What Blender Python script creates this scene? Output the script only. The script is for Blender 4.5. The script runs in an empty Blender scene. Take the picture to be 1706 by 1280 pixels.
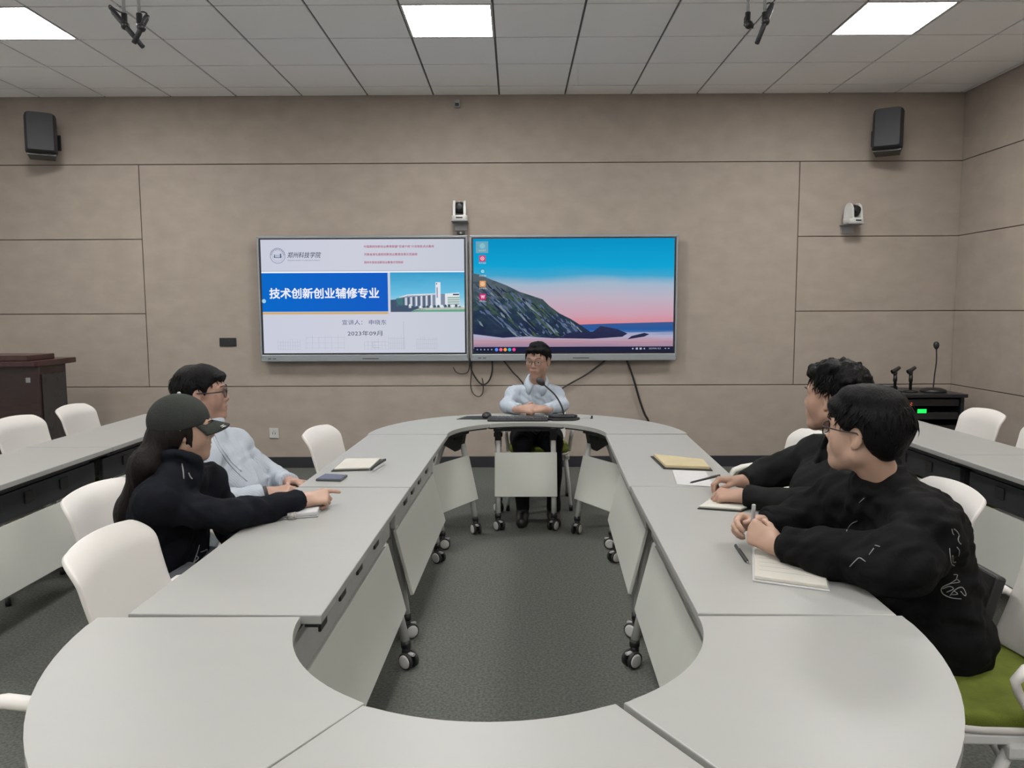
import bpy, bmesh, math, random
import numpy as np
from mathutils import Vector, Matrix
from mathutils.bvhtree import BVHTree

# ------------------------------------------------------------------ scene, camera, exposure
S = bpy.context.scene
COL = S.collection
PI = math.pi
FPX, CW, CH, CAMZ = 1274.0, 1706.0, 1280.0, 1.49
TH, YAW, ROLL = 0.0962, -0.0047, -0.0040
_ct, _st = math.cos(TH), math.sin(TH)
FWD = Vector((math.sin(YAW) * _ct, math.cos(YAW) * _ct, -_st))
_r = Vector((math.cos(YAW), -math.sin(YAW), 0))
_u = _r.cross(FWD)
RGT = _r * math.cos(ROLL) + _u * math.sin(ROLL)
UPV = _u * math.cos(ROLL) - _r * math.sin(ROLL)
cam_data = bpy.data.cameras.new('camera')
cam_data.sensor_width = 36.0
cam_data.lens = FPX / CW * 36.0
cam_data.clip_start = 0.05
cam = bpy.data.objects.new('camera', cam_data)
COL.objects.link(cam)
cam.matrix_world = Matrix(((RGT.x, UPV.x, -FWD.x, 0), (RGT.y, UPV.y, -FWD.y, 0), (RGT.z, UPV.z, -FWD.z, CAMZ), (0, 0, 0, 1)))
S.camera = cam
world = bpy.data.worlds.new('world')
S.world = world
world.use_nodes = True
world.node_tree.nodes['Background'].inputs[0].default_value = (0.5, 0.55, 0.6, 1)
world.node_tree.nodes['Background'].inputs[1].default_value = 0.02
S.view_settings.view_transform = 'Standard'
S.view_settings.look = 'None'
S.view_settings.exposure = 0.0
S.view_settings.gamma = 1.0
S.view_settings.use_curve_mapping = False
LAMP = 50.0        # radiance of the ceiling light panels
SCREEN = 0.80      # brightness of the two displays


def ray(u, v):
    return FWD + RGT * ((u - CW / 2) / FPX) - UPV * ((v - CH / 2) / FPX)


def at(u, v, y):          # the point at depth y seen at a pixel of the photograph
    d = ray(u, v)
    p = d * (y / d.y)
    return Vector((p.x, p.y, p.z + CAMZ))


def on(u, v, z):          # the point at height z seen at a pixel of the photograph
    d = ray(u, v)
    p = d * ((z - CAMZ) / d.z)
    return Vector((p.x, p.y, z))


# ------------------------------------------------------------------ materials
def lin(h):
    h = h.lstrip('#')
    o = []
    for i in (0, 2, 4):
        c = int(h[i:i + 2], 16) / 255
        o.append(c / 12.92 if c <= 0.04045 else ((c + 0.055) / 1.055) ** 2.4)
    return tuple(o)


def mat(name, col, rough=0.5, metal=0.0, var=0.06, vscale=12, bump=0.0, bscale=60, stretch=(1, 1, 1), spec=0.5, sheen=0.0):
    m = bpy.data.materials.new(name)
    m.use_nodes = True
    nt = m.node_tree
    b = nt.nodes['Principled BSDF']
    if isinstance(col, str):
        col = lin(col)
    b.inputs['Roughness'].default_value = rough
    b.inputs['Metallic'].default_value = metal
    b.inputs['Specular IOR Level'].default_value = spec
    if sheen:
        b.inputs['Sheen Weight'].default_value = sheen
    tc = nt.nodes.new('ShaderNodeTexCoord')
    mp = nt.nodes.new('ShaderNodeMapping')
    mp.inputs['Scale'].default_value = stretch
    nt.links.new(tc.outputs['Object'], mp.inputs['Vector'])
    n = nt.nodes.new('ShaderNodeTexNoise')
    n.inputs['Scale'].default_value = vscale
    n.inputs['Detail'].default_value = 4
    nt.links.new(mp.outputs[0], n.inputs['Vector'])
    r = nt.nodes.new('ShaderNodeValToRGB')
    r.color_ramp.elements[0].position = 0.3
    r.color_ramp.elements[1].position = 0.7
    r.color_ramp.elements[0].color = tuple(c * (1 - var) for c in col) + (1,)
    r.color_ramp.elements[1].color = tuple(min(1, c * (1 + var)) for c in col) + (1,)
    nt.links.new(n.outputs['Fac'], r.inputs['Fac'])
    nt.links.new(r.outputs['Color'], b.inputs['Base Color'])
    if bump:
        n2 = nt.nodes.new('ShaderNodeTexNoise')
        n2.inputs['Scale'].default_value = bscale
        n2.inputs['Detail'].default_value = 3
        nt.links.new(mp.outputs[0], n2.inputs['Vector'])
        bp = nt.nodes.new('ShaderNodeBump')
        bp.inputs['Strength'].default_value = bump
        bp.inputs['Distance'].default_value = 0.01
        nt.links.new(n2.outputs['Fac'], bp.inputs['Height'])
        nt.links.new(bp.outputs[0], b.inputs['Normal'])
    return m


def emit(name, col, k=1.0):
    m = bpy.data.materials.new(name)
    m.use_nodes = True
    nt = m.node_tree
    nt.nodes.remove(nt.nodes['Principled BSDF'])
    e = nt.nodes.new('ShaderNodeEmission')
    if isinstance(col, str):
        col = lin(col)
    e.inputs[0].default_value = tuple(col) + (1,)
    e.inputs[1].default_value = k
    nt.links.new(e.outputs[0], nt.nodes['Material Output'].inputs[0])
    return m


def ramp_emit(name, stops, axis='Z', k=1.0, noise=None):
    """picture on a screen: colours along the object's own Generated axis, with a little noise"""
    m = emit(name, (1, 1, 1), k)
    nt = m.node_tree
    e = [n for n in nt.nodes if n.type == 'EMISSION'][0]
    tc = nt.nodes.new('ShaderNodeTexCoord')
    sp = nt.nodes.new('ShaderNodeSeparateXYZ')
    nt.links.new(tc.outputs['Generated'], sp.inputs[0])
    fac = sp.outputs[axis]
    if noise:
        amt, sc, st = noise
        mp = nt.nodes.new('ShaderNodeMapping')
        mp.inputs['Scale'].default_value = st
        nt.links.new(tc.outputs['Generated'], mp.inputs[0])
        nz = nt.nodes.new('ShaderNodeTexNoise')
        nz.inputs['Scale'].default_value = sc
        nz.inputs['Detail'].default_value = 6
        nt.links.new(mp.outputs[0], nz.inputs['Vector'])
        a = nt.nodes.new('ShaderNodeMath')
        a.operation = 'MULTIPLY_ADD'
        nt.links.new(nz.outputs['Fac'], a.inputs[0])
        a.inputs[1].default_value = amt
        nt.links.new(fac, a.inputs[2])
        b = nt.nodes.new('ShaderNodeMath')
        b.operation = 'SUBTRACT'
        nt.links.new(a.outputs[0], b.inputs[0])
        b.inputs[1].default_value = amt * 0.5
        fac = b.outputs[0]
    r = nt.nodes.new('ShaderNodeValToRGB')
    cr = r.color_ramp
    while len(cr.elements) < len(stops):
        cr.elements.new(0.5)
    for el, (p, c) in zip(cr.elements, stops):
        el.position = p
        el.color = lin(c) + (1,)
    nt.links.new(fac, r.inputs[0])
    nt.links.new(r.outputs[0], e.inputs[0])
    return m


M = {}
M['wall'] = mat('wall_panel', (0.335, 0.283, 0.243), 0.75, var=0.07, vscale=5, bump=0.10, bscale=220, stretch=(1, 1, 1.6))
M['wall_gap'] = mat('panel_gap', (0.10, 0.07, 0.05), 0.9)
M['ceiling'] = mat('ceiling_tile', (0.955, 0.955, 0.96), 0.85, var=0.012, vscale=3, bump=0.08, bscale=150)
M['ceiling_gap'] = mat('ceiling_grid', (0.13, 0.125, 0.12), 0.7)
M['carpet'] = mat('carpet', (0.125, 0.129, 0.118), 0.95, var=0.30, vscale=90, bump=0.6, bscale=400, spec=0.1)
M['base'] = mat('baseboard', (0.022, 0.023, 0.030), 0.45)
M['white_top'] = mat('white_laminate', (0.305, 0.306, 0.290), 0.42, var=0.012, vscale=4)
M['edge'] = mat('grey_edging', (0.45, 0.46, 0.45), 0.45)
M['panel_white'] = mat('white_panel', (0.50, 0.51, 0.465), 0.45, var=0.02, vscale=3)
M['white_metal'] = mat('white_powder_coat', (0.50, 0.50, 0.485), 0.35, var=0.02)
M['beam_grey'] = mat('beam_grey', (0.36, 0.36, 0.35), 0.4, metal=0.15)
M['alu'] = mat('aluminium', (0.42, 0.42, 0.42), 0.35, metal=0.8)
M['black_plastic'] = mat('black_plastic', (0.012, 0.012, 0.013), 0.4)
M['dark_metal'] = mat('dark_metal', (0.03, 0.032, 0.036), 0.45, metal=0.3)
M['chair'] = mat('chair_plastic', (0.62, 0.595, 0.565), 0.42, var=0.015, vscale=5)
M['green'] = mat('green_cushion', (0.125, 0.150, 0.022), 0.85, spec=0.2, var=0.12, vscale=25, bump=0.3, bscale=300)
M['silver'] = mat('silver_bezel', (0.27, 0.29, 0.31), 0.4, metal=0.3, var=0.02)
M['tvback'] = mat('display_black', (0.012, 0.013, 0.016), 0.3)
M['speaker'] = mat('speaker_grey', (0.030, 0.032, 0.037), 0.6, bump=0.2, bscale=500)
M['cam_white'] = mat('camera_white', (0.55, 0.55, 0.53), 0.35)
M['wood'] = mat('dark_wood', (0.030, 0.013, 0.011), 0.35, var=0.35, vscale=6, stretch=(1, 1, 8))
M['wood_top'] = mat('dark_wood_top', (0.045, 0.017, 0.015), 0.3, var=0.25, vscale=6, stretch=(6, 1, 1))
M['lacquer'] = mat('black_lacquer', (0.03, 0.03, 0.032), 0.25)
M['skin_a'] = mat('skin_tan', (0.33, 0.195, 0.145), 0.5, var=0.07, vscale=30)
M['skin_b'] = mat('skin_warm', (0.33, 0.195, 0.140), 0.5, var=0.07, vscale=30)
M['skin_c'] = mat('skin_fair', (0.39, 0.245, 0.180), 0.5, var=0.05, vscale=30)
M['lip'] = mat('lip', (0.285, 0.145, 0.112), 0.5)
M['hair'] = mat('black_hair', (0.0030, 0.0028, 0.0030), 0.55, spec=0.13, var=0.3, vscale=60, bump=0.5, bscale=180, stretch=(1, 1, 0.25))
M['hair_b'] = mat('brown_black_hair', (0.0070, 0.0047, 0.0042), 0.55, spec=0.15, var=0.3, vscale=60, bump=0.5, bscale=180, stretch=(1, 1, 0.2))
M['eye'] = mat('eye_white', (0.36, 0.34, 0.32), 0.2)
M['iris'] = mat('dark_iris', (0.012, 0.008, 0.006), 0.1)
M['shirt_blue'] = mat('pale_blue_shirt', (0.37, 0.42, 0.485), 0.75, var=0.05, vscale=10, bump=0.25, bscale=25)
M['black_jacket'] = mat('black_jacket', (0.0042, 0.0042, 0.0045), 0.8, var=0.2, vscale=12, bump=0.35, bscale=30, spec=0.12)
M['navy_jacket'] = mat('navy_black_jacket', (0.0055, 0.0063, 0.0095), 0.85, var=0.2, vscale=12, bump=0.3, bscale=30, spec=0.12)
M['suit'] = mat('black_suit', (0.0045, 0.0052, 0.0050), 0.75, var=0.2, vscale=12, bump=0.25, bscale=26, spec=0.15)
M['trouser'] = mat('dark_trousers', (0.007, 0.007, 0.010), 0.8, bump=0.25, bscale=28, spec=0.2)
M['trouser_grey'] = mat('grey_trousers', (0.12, 0.125, 0.14), 0.8, bump=0.25, bscale=28)
M['shoe'] = mat('shoe_black', (0.012, 0.012, 0.012), 0.4)
M['cap'] = mat('olive_grey_cap', (0.026, 0.029, 0.026), 0.85, spec=0.2, var=0.12, vscale=20, bump=0.3, bscale=250)
M['thread'] = mat('pale_thread', (0.22, 0.22, 0.22), 0.7)
M['paper'] = mat('paper', (0.50, 0.48, 0.43), 0.8, var=0.02)
M['paper_cool'] = mat('paper_white', (0.46, 0.455, 0.46), 0.8, var=0.02)
M['paper_yellow'] = mat('cream_paper', (0.44, 0.37, 0.22), 0.8, var=0.04)
M['cover'] = mat('black_cover', (0.016, 0.016, 0.016), 0.5)
M['phone'] = mat('phone_screen', (0.075, 0.08, 0.105), 0.25)
M['phone_case'] = mat('phone_case', (0.05, 0.055, 0.065), 0.4)
M['rim'] = mat('glasses_rim', (0.012, 0.011, 0.011), 0.3)
M['rim_metal'] = mat('glasses_metal', (0.10, 0.095, 0.09), 0.3, metal=0.7)
M['band'] = mat('patterned_band', (0.30, 0.29, 0.27), 0.7, var=0.6, vscale=150)
M['rubber'] = mat('tyre_black', (0.014, 0.014, 0.014), 0.6)
M['grey_plastic'] = mat('grey_plastic', (0.30, 0.30, 0.31), 0.4)
# clear lens
g = bpy.data.materials.new('clear_lens')
g.use_nodes = True
_nt = g.node_tree
_nt.nodes.remove(_nt.nodes['Principled BSDF'])
_t = _nt.nodes.new('ShaderNodeBsdfTransparent')
_g = _nt.nodes.new('ShaderNodeBsdfGlossy')
_g.inputs['Roughness'].default_value = 0.05
_mx = _nt.nodes.new('ShaderNodeMixShader')
_mx.inputs[0].default_value = 0.07
_nt.links.new(_t.outputs[0], _mx.inputs[1])
_nt.links.new(_g.outputs[0], _mx.inputs[2])
_nt.links.new(_mx.outputs[0], _nt.nodes['Material Output'].inputs[0])
M['lens'] = g
# striped shirt
M['shirt_stripe'] = mat('striped_shirt', (0.47, 0.51, 0.56), 0.8, var=0.04, vscale=10, bump=0.25, bscale=25)
_nt = M['shirt_stripe'].node_tree
_b = _nt.nodes['Principled BSDF']
_w = _nt.nodes.new('ShaderNodeTexWave')
_w.wave_type = 'BANDS'
_w.bands_direction = 'Y'
_w.inputs['Scale'].default_value = 42
_w.inputs['Distortion'].default_value = 0.0
_tc = _nt.nodes.new('ShaderNodeTexCoord')
_nt.links.new(_tc.outputs['Object'], _w.inputs['Vector'])
_r2 = _nt.nodes.new('ShaderNodeValToRGB')
_r2.color_ramp.elements[0].position = 0.0
_r2.color_ramp.elements[0].color = (0.29, 0.325, 0.38, 1)
_r2.color_ramp.elements[1].position = 0.35
_r2.color_ramp.elements[1].color = (0.36, 0.395, 0.44, 1)
_nt.links.new(_w.outputs['Fac'], _r2.inputs[0])
_nt.links.new(_r2.outputs[0], _b.inputs['Base Color'])


# ------------------------------------------------------------------ mesh helpers
class MB:
    """collects shapes into one mesh with one or more materials"""

    def __init__(s):
        s.bm = bmesh.new()
        s.mats = []
        s.mi = 0

    def m(s, key):
        mm = M[key] if isinstance(key, str) else key
        if mm not in s.mats:
            s.mats.append(mm)
        s.mi = s.mats.index(mm)
        return s

    def _f(s, vs, smooth=False):
        try:
            f = s.bm.faces.new(vs)
            f.material_index = s.mi
            f.smooth = smooth
            return f
        except ValueError:
            return None

    def box(s, x0, y0, z0, x1, y1, z1, bev=0.0, T=None, seg=2):
        vs = [s.bm.verts.new((x, y, z)) for x in (x0, x1) for y in (y0, y1) for z in (z0, z1)]
        fs = [s._f([vs[i] for i in q]) for q in ((0, 1, 3, 2), (4, 6, 7, 5), (0, 4, 5, 1), (2, 3, 7, 6), (0, 2, 6, 4), (1, 5, 7, 3))]
        if bev:
            es = list({e for f in fs for e in f.edges})
            r = bmesh.ops.bevel(s.bm, geom=es, offset=bev, segments=seg, affect='EDGES', profile=0.5)
            for f in r['faces']:
                f.material_index = s.mi
            vs = list({v for f in r['faces'] for v in f.verts} | {v for v in vs if v.is_valid})
        if T is not None:
            for v in vs:
                v.co = T @ v.co
        return s

    def prism(s, pts, z0, z1, T=None, bev=0.0, smooth=False):
        """polygon in XY extruded from z0 to z1"""
        a = [s.bm.verts.new((p[0], p[1], z0)) for p in pts]
        b = [s.bm.verts.new((p[0], p[1], z1)) for p in pts]
        n = len(pts)
        fs = [s._f(a[::-1]), s._f(b)]
        for i in range(n):
            fs.append(s._f([a[i], a[(i + 1) % n], b[(i + 1) % n], b[i]], smooth))
        vs = a + b
        if bev:
            es = list(fs[0].edges) + list(fs[1].edges)
            r = bmesh.ops.bevel(s.bm, geom=es, offset=bev, segments=2, affect='EDGES', profile=0.5)
            for f in r['faces']:
                f.material_index = s.mi
            vs = list({v for f in r['faces'] for v in f.verts} | {v for v in vs if v.is_valid})
        if T is not None:
            for v in vs:
                v.co = T @ v.co
        return s

    def tube(s, pts, r, seg=10, cap=True, smooth=True, flat=1.0):
        pts = [Vector(p) for p in pts]
        n = len(pts)
        rs = r if isinstance(r, (list, tuple)) else [r] * n
        rings = []
        prev = None
        for i, p in enumerate(pts):
            t = (pts[min(i + 1, n - 1)] - pts[max(i - 1, 0)]).normalized()
            if prev is None:
                a = Vector((0, 0, 1)) if abs(t.z) < 0.9 else Vector((1, 0, 0))
                nrm = (a - t * a.dot(t)).normalized()
            else:
                nrm = (prev - t * prev.dot(t)).normalized()
            prev = nrm
            bn = t.cross(nrm)
            rings.append([s.bm.verts.new(p + (nrm * math.cos(2 * PI * k / seg) * flat + bn * math.sin(2 * PI * k / seg)) * rs[i]) for k in range(seg)])
        for i in range(n - 1):
            for k in range(seg):
                s._f([rings[i][k], rings[i][(k + 1) % seg], rings[i + 1][(k + 1) % seg], rings[i + 1][k]], smooth)
        if cap:
            s._f(rings[0][::-1])
            s._f(rings[-1])
        return s

    def lathe(s, prof, c=(0, 0, 0), axis=(0, 0, 1), seg=24, smooth=True):
        """profile of (radius, height) pairs around an axis through c"""
        ax = Vector(axis).normalized()
        a = Vector((1, 0, 0)) if abs(ax.x) < 0.9 else Vector((0, 1, 0))
        e1 = (a - ax * a.dot(ax)).normalized()
        e2 = ax.cross(e1)
        c = Vector(c)
        rings = []
        for r, h in prof:
            if r < 1e-6:
                rings.append([s.bm.verts.new(c + ax * h)])
            else:
                rings.append([s.bm.verts.new(c + ax * h + (e1 * math.cos(2 * PI * k / seg) + e2 * math.sin(2 * PI * k / seg)) * r) for k in range(seg)])
        for i in range(len(rings) - 1):
            A, B = rings[i], rings[i + 1]
            for k in range(seg):
                q = [A[k % len(A)], A[(k + 1) % len(A)], B[(k + 1) % len(B)], B[k % len(B)]]
                u = []
                for v in q:
                    if v not in u:
                        u.append(v)
                if len(u) > 2:
                    s._f(u, smooth)
        return s

    def grid(s, P, smooth=True, flip=False):
        """rows of points to a sheet"""
        R = [[s.bm.verts.new(p) for p in row] for row in P]
        for i in range(len(R) - 1):
            for j in range(len(R[0]) - 1):
                q = [R[i][j], R[i][j + 1], R[i + 1][j + 1], R[i + 1][j]]
                s._f(q[::-1] if flip else q, smooth)
        return s

    def ball(s, c, r, seg=14, rings=8, R=None):
        c = Vector(c)
        r = r if isinstance(r, (list, tuple)) else (r, r, r)
        rows = []
        for i in range(rings + 1):
            th = PI * i / rings
            row = []
            for k in range(seg if 0 < i < rings else 1):
                ph = 2 * PI * k / seg
                d = Vector((r[0] * math.sin(th) * math.cos(ph), r[1] * math.sin(th) * math.sin(ph), r[2] * math.cos(th)))
                if R is not None:
                    d = R @ d
                row.append(s.bm.verts.new(c + d))
            rows.append(row)
        for i in range(rings):
            A, B = rows[i], rows[i + 1]
            for k in range(seg):
                u = []
                for v in (A[k % len(A)], B[k % len(B)], B[(k + 1) % len(B)], A[(k + 1) % len(A)]):
                    if v not in u:
                        u.append(v)
                if len(u) > 2:
                    s._f(u, True)
        return s

    def build(s, name, parent=None, fix=True):
        if fix:
            bmesh.ops.recalc_face_normals(s.bm, faces=s.bm.faces[:])
        me = bpy.data.meshes.new(name)
        s.bm.to_mesh(me)
        s.bm.free()
        for mm in s.mats:
            me.materials.append(mm)
        o = bpy.data.objects.new(name, me)
        COL.objects.link(o)
        if parent:
            o.parent = parent
        return o


def tag(o, label=None, cat=None, group=None, kind=None):
    if label:
        o['label'] = label
    if cat:
        o['category'] = cat
    if group:
        o['group'] = group
    if kind:
        o['kind'] = kind
    return o


def thing(name, label, cat, loc=(0, 0, 0), rz=0.0, group=None):
    o = bpy.data.objects.new(name, None)
    o.empty_display_size = 0.1
    COL.objects.link(o)
    o.location = loc
    o.rotation_euler = (0, 0, rz)
    return tag(o, label, cat, group)


def dup(root, loc=None, rz=None, label=None, group=None, parent=None):
    c = root.copy()
    COL.objects.link(c)
    if parent:
        c.parent = parent
    for ch in list(root.children):
        dup(ch, parent=c)
    if loc is not None:
        c.location = loc
    if rz is not None:
        c.rotation_euler = (0, 0, rz)
    return tag(c, label, None, group)


def struct(name, mb, label=None):
    o = mb.build(name)
    return tag(o, label, None, None, 'structure')


# ------------------------------------------------------------------ room shell
XL, XR, YB, YF, ZC = -5.55, 4.10, 7.196, -5.4, 3.446
mb = MB().m('carpet').box(XL - .1, YF - .1, -0.1, XR + .1, YB + .1, 0)
struct('floor', mb)


def panel_wall(name, rects, frame):
    """wall of bevelled panels over a dark backing; frame(a, z, d) -> point, d = distance in front of the wall plane"""
    w = MB()
    g_, bev = 0.0035, 0.003
    a0 = min(r[0] for r in rects)
    a1 = max(r[2] for r in rects)
    w.m('wall_gap')

    def slab(x0, z0, x1, z1, d0, d1):
        c = [frame(x, z, d) for x in (x0, x1) for d in (d0, d1) for z in (z0, z1)]
        vs = [w.bm.verts.new(p) for p in c]
        for q in ((0, 1, 3, 2), (4, 6, 7, 5), (0, 4, 5, 1), (2, 3, 7, 6), (0, 2, 6, 4), (1, 5, 7, 3)):
            w._f([vs[i] for i in q])
        return vs
    slab(a0, 0, a1, ZC, -0.10, -0.012)
    w.m('wall')
    for x0, z0, x1, z1 in rects:
        vs = slab(x0 + g_, z0 + g_, x1 - g_, z1 - g_, -0.012, 0.0)
        es = list({e for v in vs for e in v.link_edges})
        r = bmesh.ops.bevel(w.bm, geom=es, offset=bev, segments=2, affect='EDGES', profile=0.5)
        for f in r['faces']:
            f.material_index = w.mi
    return struct(name, w)


zs = [0.78, 1.47, 2.16, 2.84]
back = [(XL, -.02, XR + .02, .78), (XL, 2.84, XR + .02, ZC + .02), (-3.47, .78, 2.62, 2.84)]
for i in range(3):
    back += [(XL, zs[i], -3.47, zs[i + 1]), (2.62, zs[i], XR + .02, zs[i + 1])]
panel_wall('wall_back', back, lambda a, z, d: (a, YB - d, z))
side = [(YF, -.02, YB - .004, .78), (YF, 2.84, YB - .004, ZC + .02)]
for ys in ((YF, -3.25), (-3.25, -0.9), (-0.9, 1.45), (1.45, 3.8), (3.8, 6.15), (6.15, YB - .004)):
    for i in range(3):
        side.append((ys[0], zs[i], ys[1], zs[i + 1]))
panel_wall('wall_right', side, lambda a, z, d: (XR - d, a, z))
M['wall_keep'] = M['wall']
M['wall'] = mat('bounce_white', (0.78, 0.78, 0.77), 0.8, var=0.02)  # unseen left and front walls made white to bounce light onto the ceiling
panel_wall('wall_left', side, lambda a, z, d: (XL + d, a, z))
panel_wall('wall_front', [(XL, -.02, XR, .78), (XL, .78, XR, 2.84), (XL, 2.84, XR, ZC + .02)], lambda a, z, d: (a, YF + d, z))
M['wall'] = M['wall_keep']
struct('baseboard_back', MB().m('base').box(XL, YB - .016, 0, XR, YB, .105, .004))
struct('baseboard_right', MB().m('base').box(XR - .016, YF, 0, XR, YB - .016, .105, .004))
struct('baseboard_left', MB().m('base').box(XL, YF, 0, XL + .016, YB - .016, .105, .004))

lights = [(cx, cy) for cy in (5.418, 2.418, -0.582, -3.582) for cx in (-3.4405, -0.4405, 2.5595)]  # nearer rows continue the grid unseen; rearmost row added to brighten the room
w = MB().m('ceiling_gap').box(XL, YF, ZC + .012, XR, YB, ZC + .06)
w.m('ceiling')
for i in range(-10, 9):
    for j in range(-1, 22):
        x0, x1 = -.1405 + .6 * i, -.1405 + .6 * (i + 1)
        y1, y0 = 6.9185 - .6 * j, 6.9185 - .6 * (j + 1)
        cx, cy = (x0 + x1) / 2, (y0 + y1) / 2
        if any(abs(cx - a) < .1 and abs(cy - b) < .1 for a, b in lights):
            continue
        x0, x1, y0, y1 = max(x0, XL), min(x1, XR), max(y0, YF), min(y1, YB)
        if x1 - x0 < .03 or y1 - y0 < .03:
            continue
        e = .0085
        w.box(x0 + e, y0 + e, ZC, x1 - e, y1 - e, ZC + .012)
struct('ceiling', w)
M['lamp'] = emit('lamp_diffuser', (1.0, 0.985, 0.955), LAMP)
lamp_lab = ['square ceiling light panel above the left part of the back wall', 'square ceiling light panel in the middle above the two screens',
            'square ceiling light panel near the right wall corner']
for k, (cx, cy) in enumerate(lights):
    lab = lamp_lab[k] if k < 3 else 'unseen square ceiling light panel added above the ring of tables and behind it'
    t = thing('ceiling_light', lab, 'ceiling light', (cx, cy, ZC), 0, 'ceiling light panels')
    f = MB().m('white_metal')
    f.box(-.298, -.298, 0, -.283, .298, .012).box(.283, -.298, 0, .298, .298, .012)
    f.box(-.283, -.298, 0, .283, -.283, .012).box(-.283, .283, 0, .283, .298, .012)
    f.build('frame', t)
    MB().m('lamp').box(-.283, -.283, .004, .283, .283, .010).build('diffuser', t)


# ------------------------------------------------------------------ folding tables on castors
TZ = 0.74


def caster_mb(x, y, ang):
    """twin-wheel castor standing on the floor under (x, y)"""
    c = MB()
    d = Vector((math.cos(ang), math.sin(ang), 0))
    sd = Vector((-d.y, d.x, 0))
    p = Vector((x, y, 0.036)) + d * 0.014
    for s_ in (-1, 1):
        a = p + sd * (0.010 * s_)
        c.m('rubber').lathe([(0.0, 0), (0.027, 0), (0.035, .002), (0.036, .005), (0.036, .014), (0.033, .017), (0.029, .0175)], a, sd * s_, 24)
        c.m('white_metal').lathe([(0.0285, .016), (0.028, .0195), (0.020, .021), (0.0, .0215)], a, sd * s_, 24)
    c.m('black_plastic').tube([p - sd * .012, p + sd * .012], .011, 10)
    c.tube([(x, y, .045), (x, y, .10)], [.020, .017], 12)
    c.tube([p + Vector((0, 0, .0)), (x, y, .06)], [.012, .018], 8)
    c.m('grey_plastic')
    q = p + d * .030 + Vector((0, 0, .028))
    c.tube([Vector((x, y, .062)), q], [.016, .010], 8, flat=.6)
    return c


def leg_mb(x, y0, z0, y1):
    """slanting white tube from the bracket down to a castor at y1"""
    l = MB().m('white_metal')
    l.tube([(x, y0, z0), (x, y1, .105)], .0185, 14)
    l.m('black_plastic').tube([(x, y1, .118), (x, y1, .088)], .0215, 14)
    return l


def under_parts(root, lx, depth, panel_w, panel_dx=0.0, rail=None, foot=.222):
    """what stands under a top: beam, brackets, four legs with castors, hanging panel. +y is the side of the panel"""
    b = MB().m('alu').box(-lx - .05, -.07, .655, lx + .05, -.03, .69, .004)
    b.m('dark_metal').box(-lx - .03, .02, .668, lx + .03, .16, .692, .004)
    b.m('alu')
    for s_ in (-1, 1):
        b.box(s_ * lx - .02, -.17, .69, s_ * lx + .02, .19, .714, .003)
    if rail:
        b.m(rail).box(-lx - .08, .135, .535, lx + .08, .160, .664, .004)
        b.m('black_plastic')
        for q in (-.62, -.12, .30, .70):
            b.box(q * lx - .035, .158, .585, q * lx + .035, .168, .640, .003)
    b.build('support_beam', root)
    for s_ in (-1, 1):
        k = MB().m('black_plastic')
        k.prism([(-.10, .69), (.15, .69), (.125, .575), (.075, .545), (-.06, .60)], -.022, .022,
                Matrix(((0, 0, 1, s_ * lx), (1, 0, 0, 0), (0, 1, 0, 0), (0, 0, 0, 1))), bev=.004)
        k.tube([(s_ * lx - .03, .06, .63), (s_ * lx + .03, .06, .63)], .016, 12)
        k.build('bracket', root)
        for (y0, z0, y1, an) in ((.128, .600, foot, 0.6 * s_ + PI / 2), (-.02, .61, -.235, -PI / 2 + .5 * s_)):
            lg = leg_mb(s_ * lx, y0, z0, y1).build('leg', root)
            caster_mb(s_ * lx, y1, an).build('caster', lg)
    p = MB().m('panel_white')
    T = Matrix.Translation((panel_dx, .190, .376)) @ Matrix.Rotation(math.radians(14), 4, 'X')
    p.box(-panel_w / 2, -.008, -.150, panel_w / 2, .008, .150, .003, T)
    p.build('modesty_panel', root)


def table_top_mb(pts, inner=None):
    t = MB().m('white_top').prism(pts, TZ - .025, TZ, bev=.003)
    return t


def straight_table(label, L=1.368, W=.485, rail='beam_grey', foot=.235, inset=.118):
    root = thing('folding_table', label, 'table', group='straight folding tables of the ring')
    table_top_mb([(-L / 2, -W / 2), (L / 2, -W / 2), (L / 2, W / 2), (-L / 2, W / 2)]).build('tabletop', root)
    e = MB().m('dark_metal')
    e.box(-L / 2 + .01, W / 2 - .045, TZ - .036, L / 2 - .01, W / 2 - .012, TZ - .025)
    e.box(-L / 2 + .01, -W / 2 + .012, TZ - .036, L / 2 - .01, -W / 2 + .045, TZ - .025)
    e.build('edge_rail', root)
    under_parts(root, L / 2 - inset, W, L - .165, 0, rail, foot)
    return root


def arc_pts(r0, r1, a0, a1, n=18, gap=.0015):
    o = []
    for k in range(n + 1):
        a = a0 + (a1 - a0) * k / n
        o.append((r0 * math.sin(a), r0 * math.cos(a)))
    for k in range(n + 1):
        a = a1 + (a0 - a1) * k / n
        o.append((r1 * math.sin(a), r1 * math.cos(a)))
    return o


def arc_table(label, r=.485, R=.972):
    """one sixth of a ring; origin under the middle of the piece, +y towards the ring's centre"""
    root = thing('curved_folding_table', label, 'table', group='curved folding tables of the ring')
    h = math.radians(29.85)
    mid = .725
    pts = [(-x, mid - y) for x, y in arc_pts(r, R, -h, h)]
    table_top_mb(pts).build('tabletop', root)
    e = MB().m('dark_metal')
    pts = [(-x, mid - y) for x, y in arc_pts(r + .012, r + .05, -h * .96, h * .96)]
    e.prism(pts, TZ - .036, TZ - .025)
    e.build('edge_rail', root)
    under_parts(root, .190, .48, .425)
    return root


def ang_to(dx, dy):
    return math.atan2(dy, dx)


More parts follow.
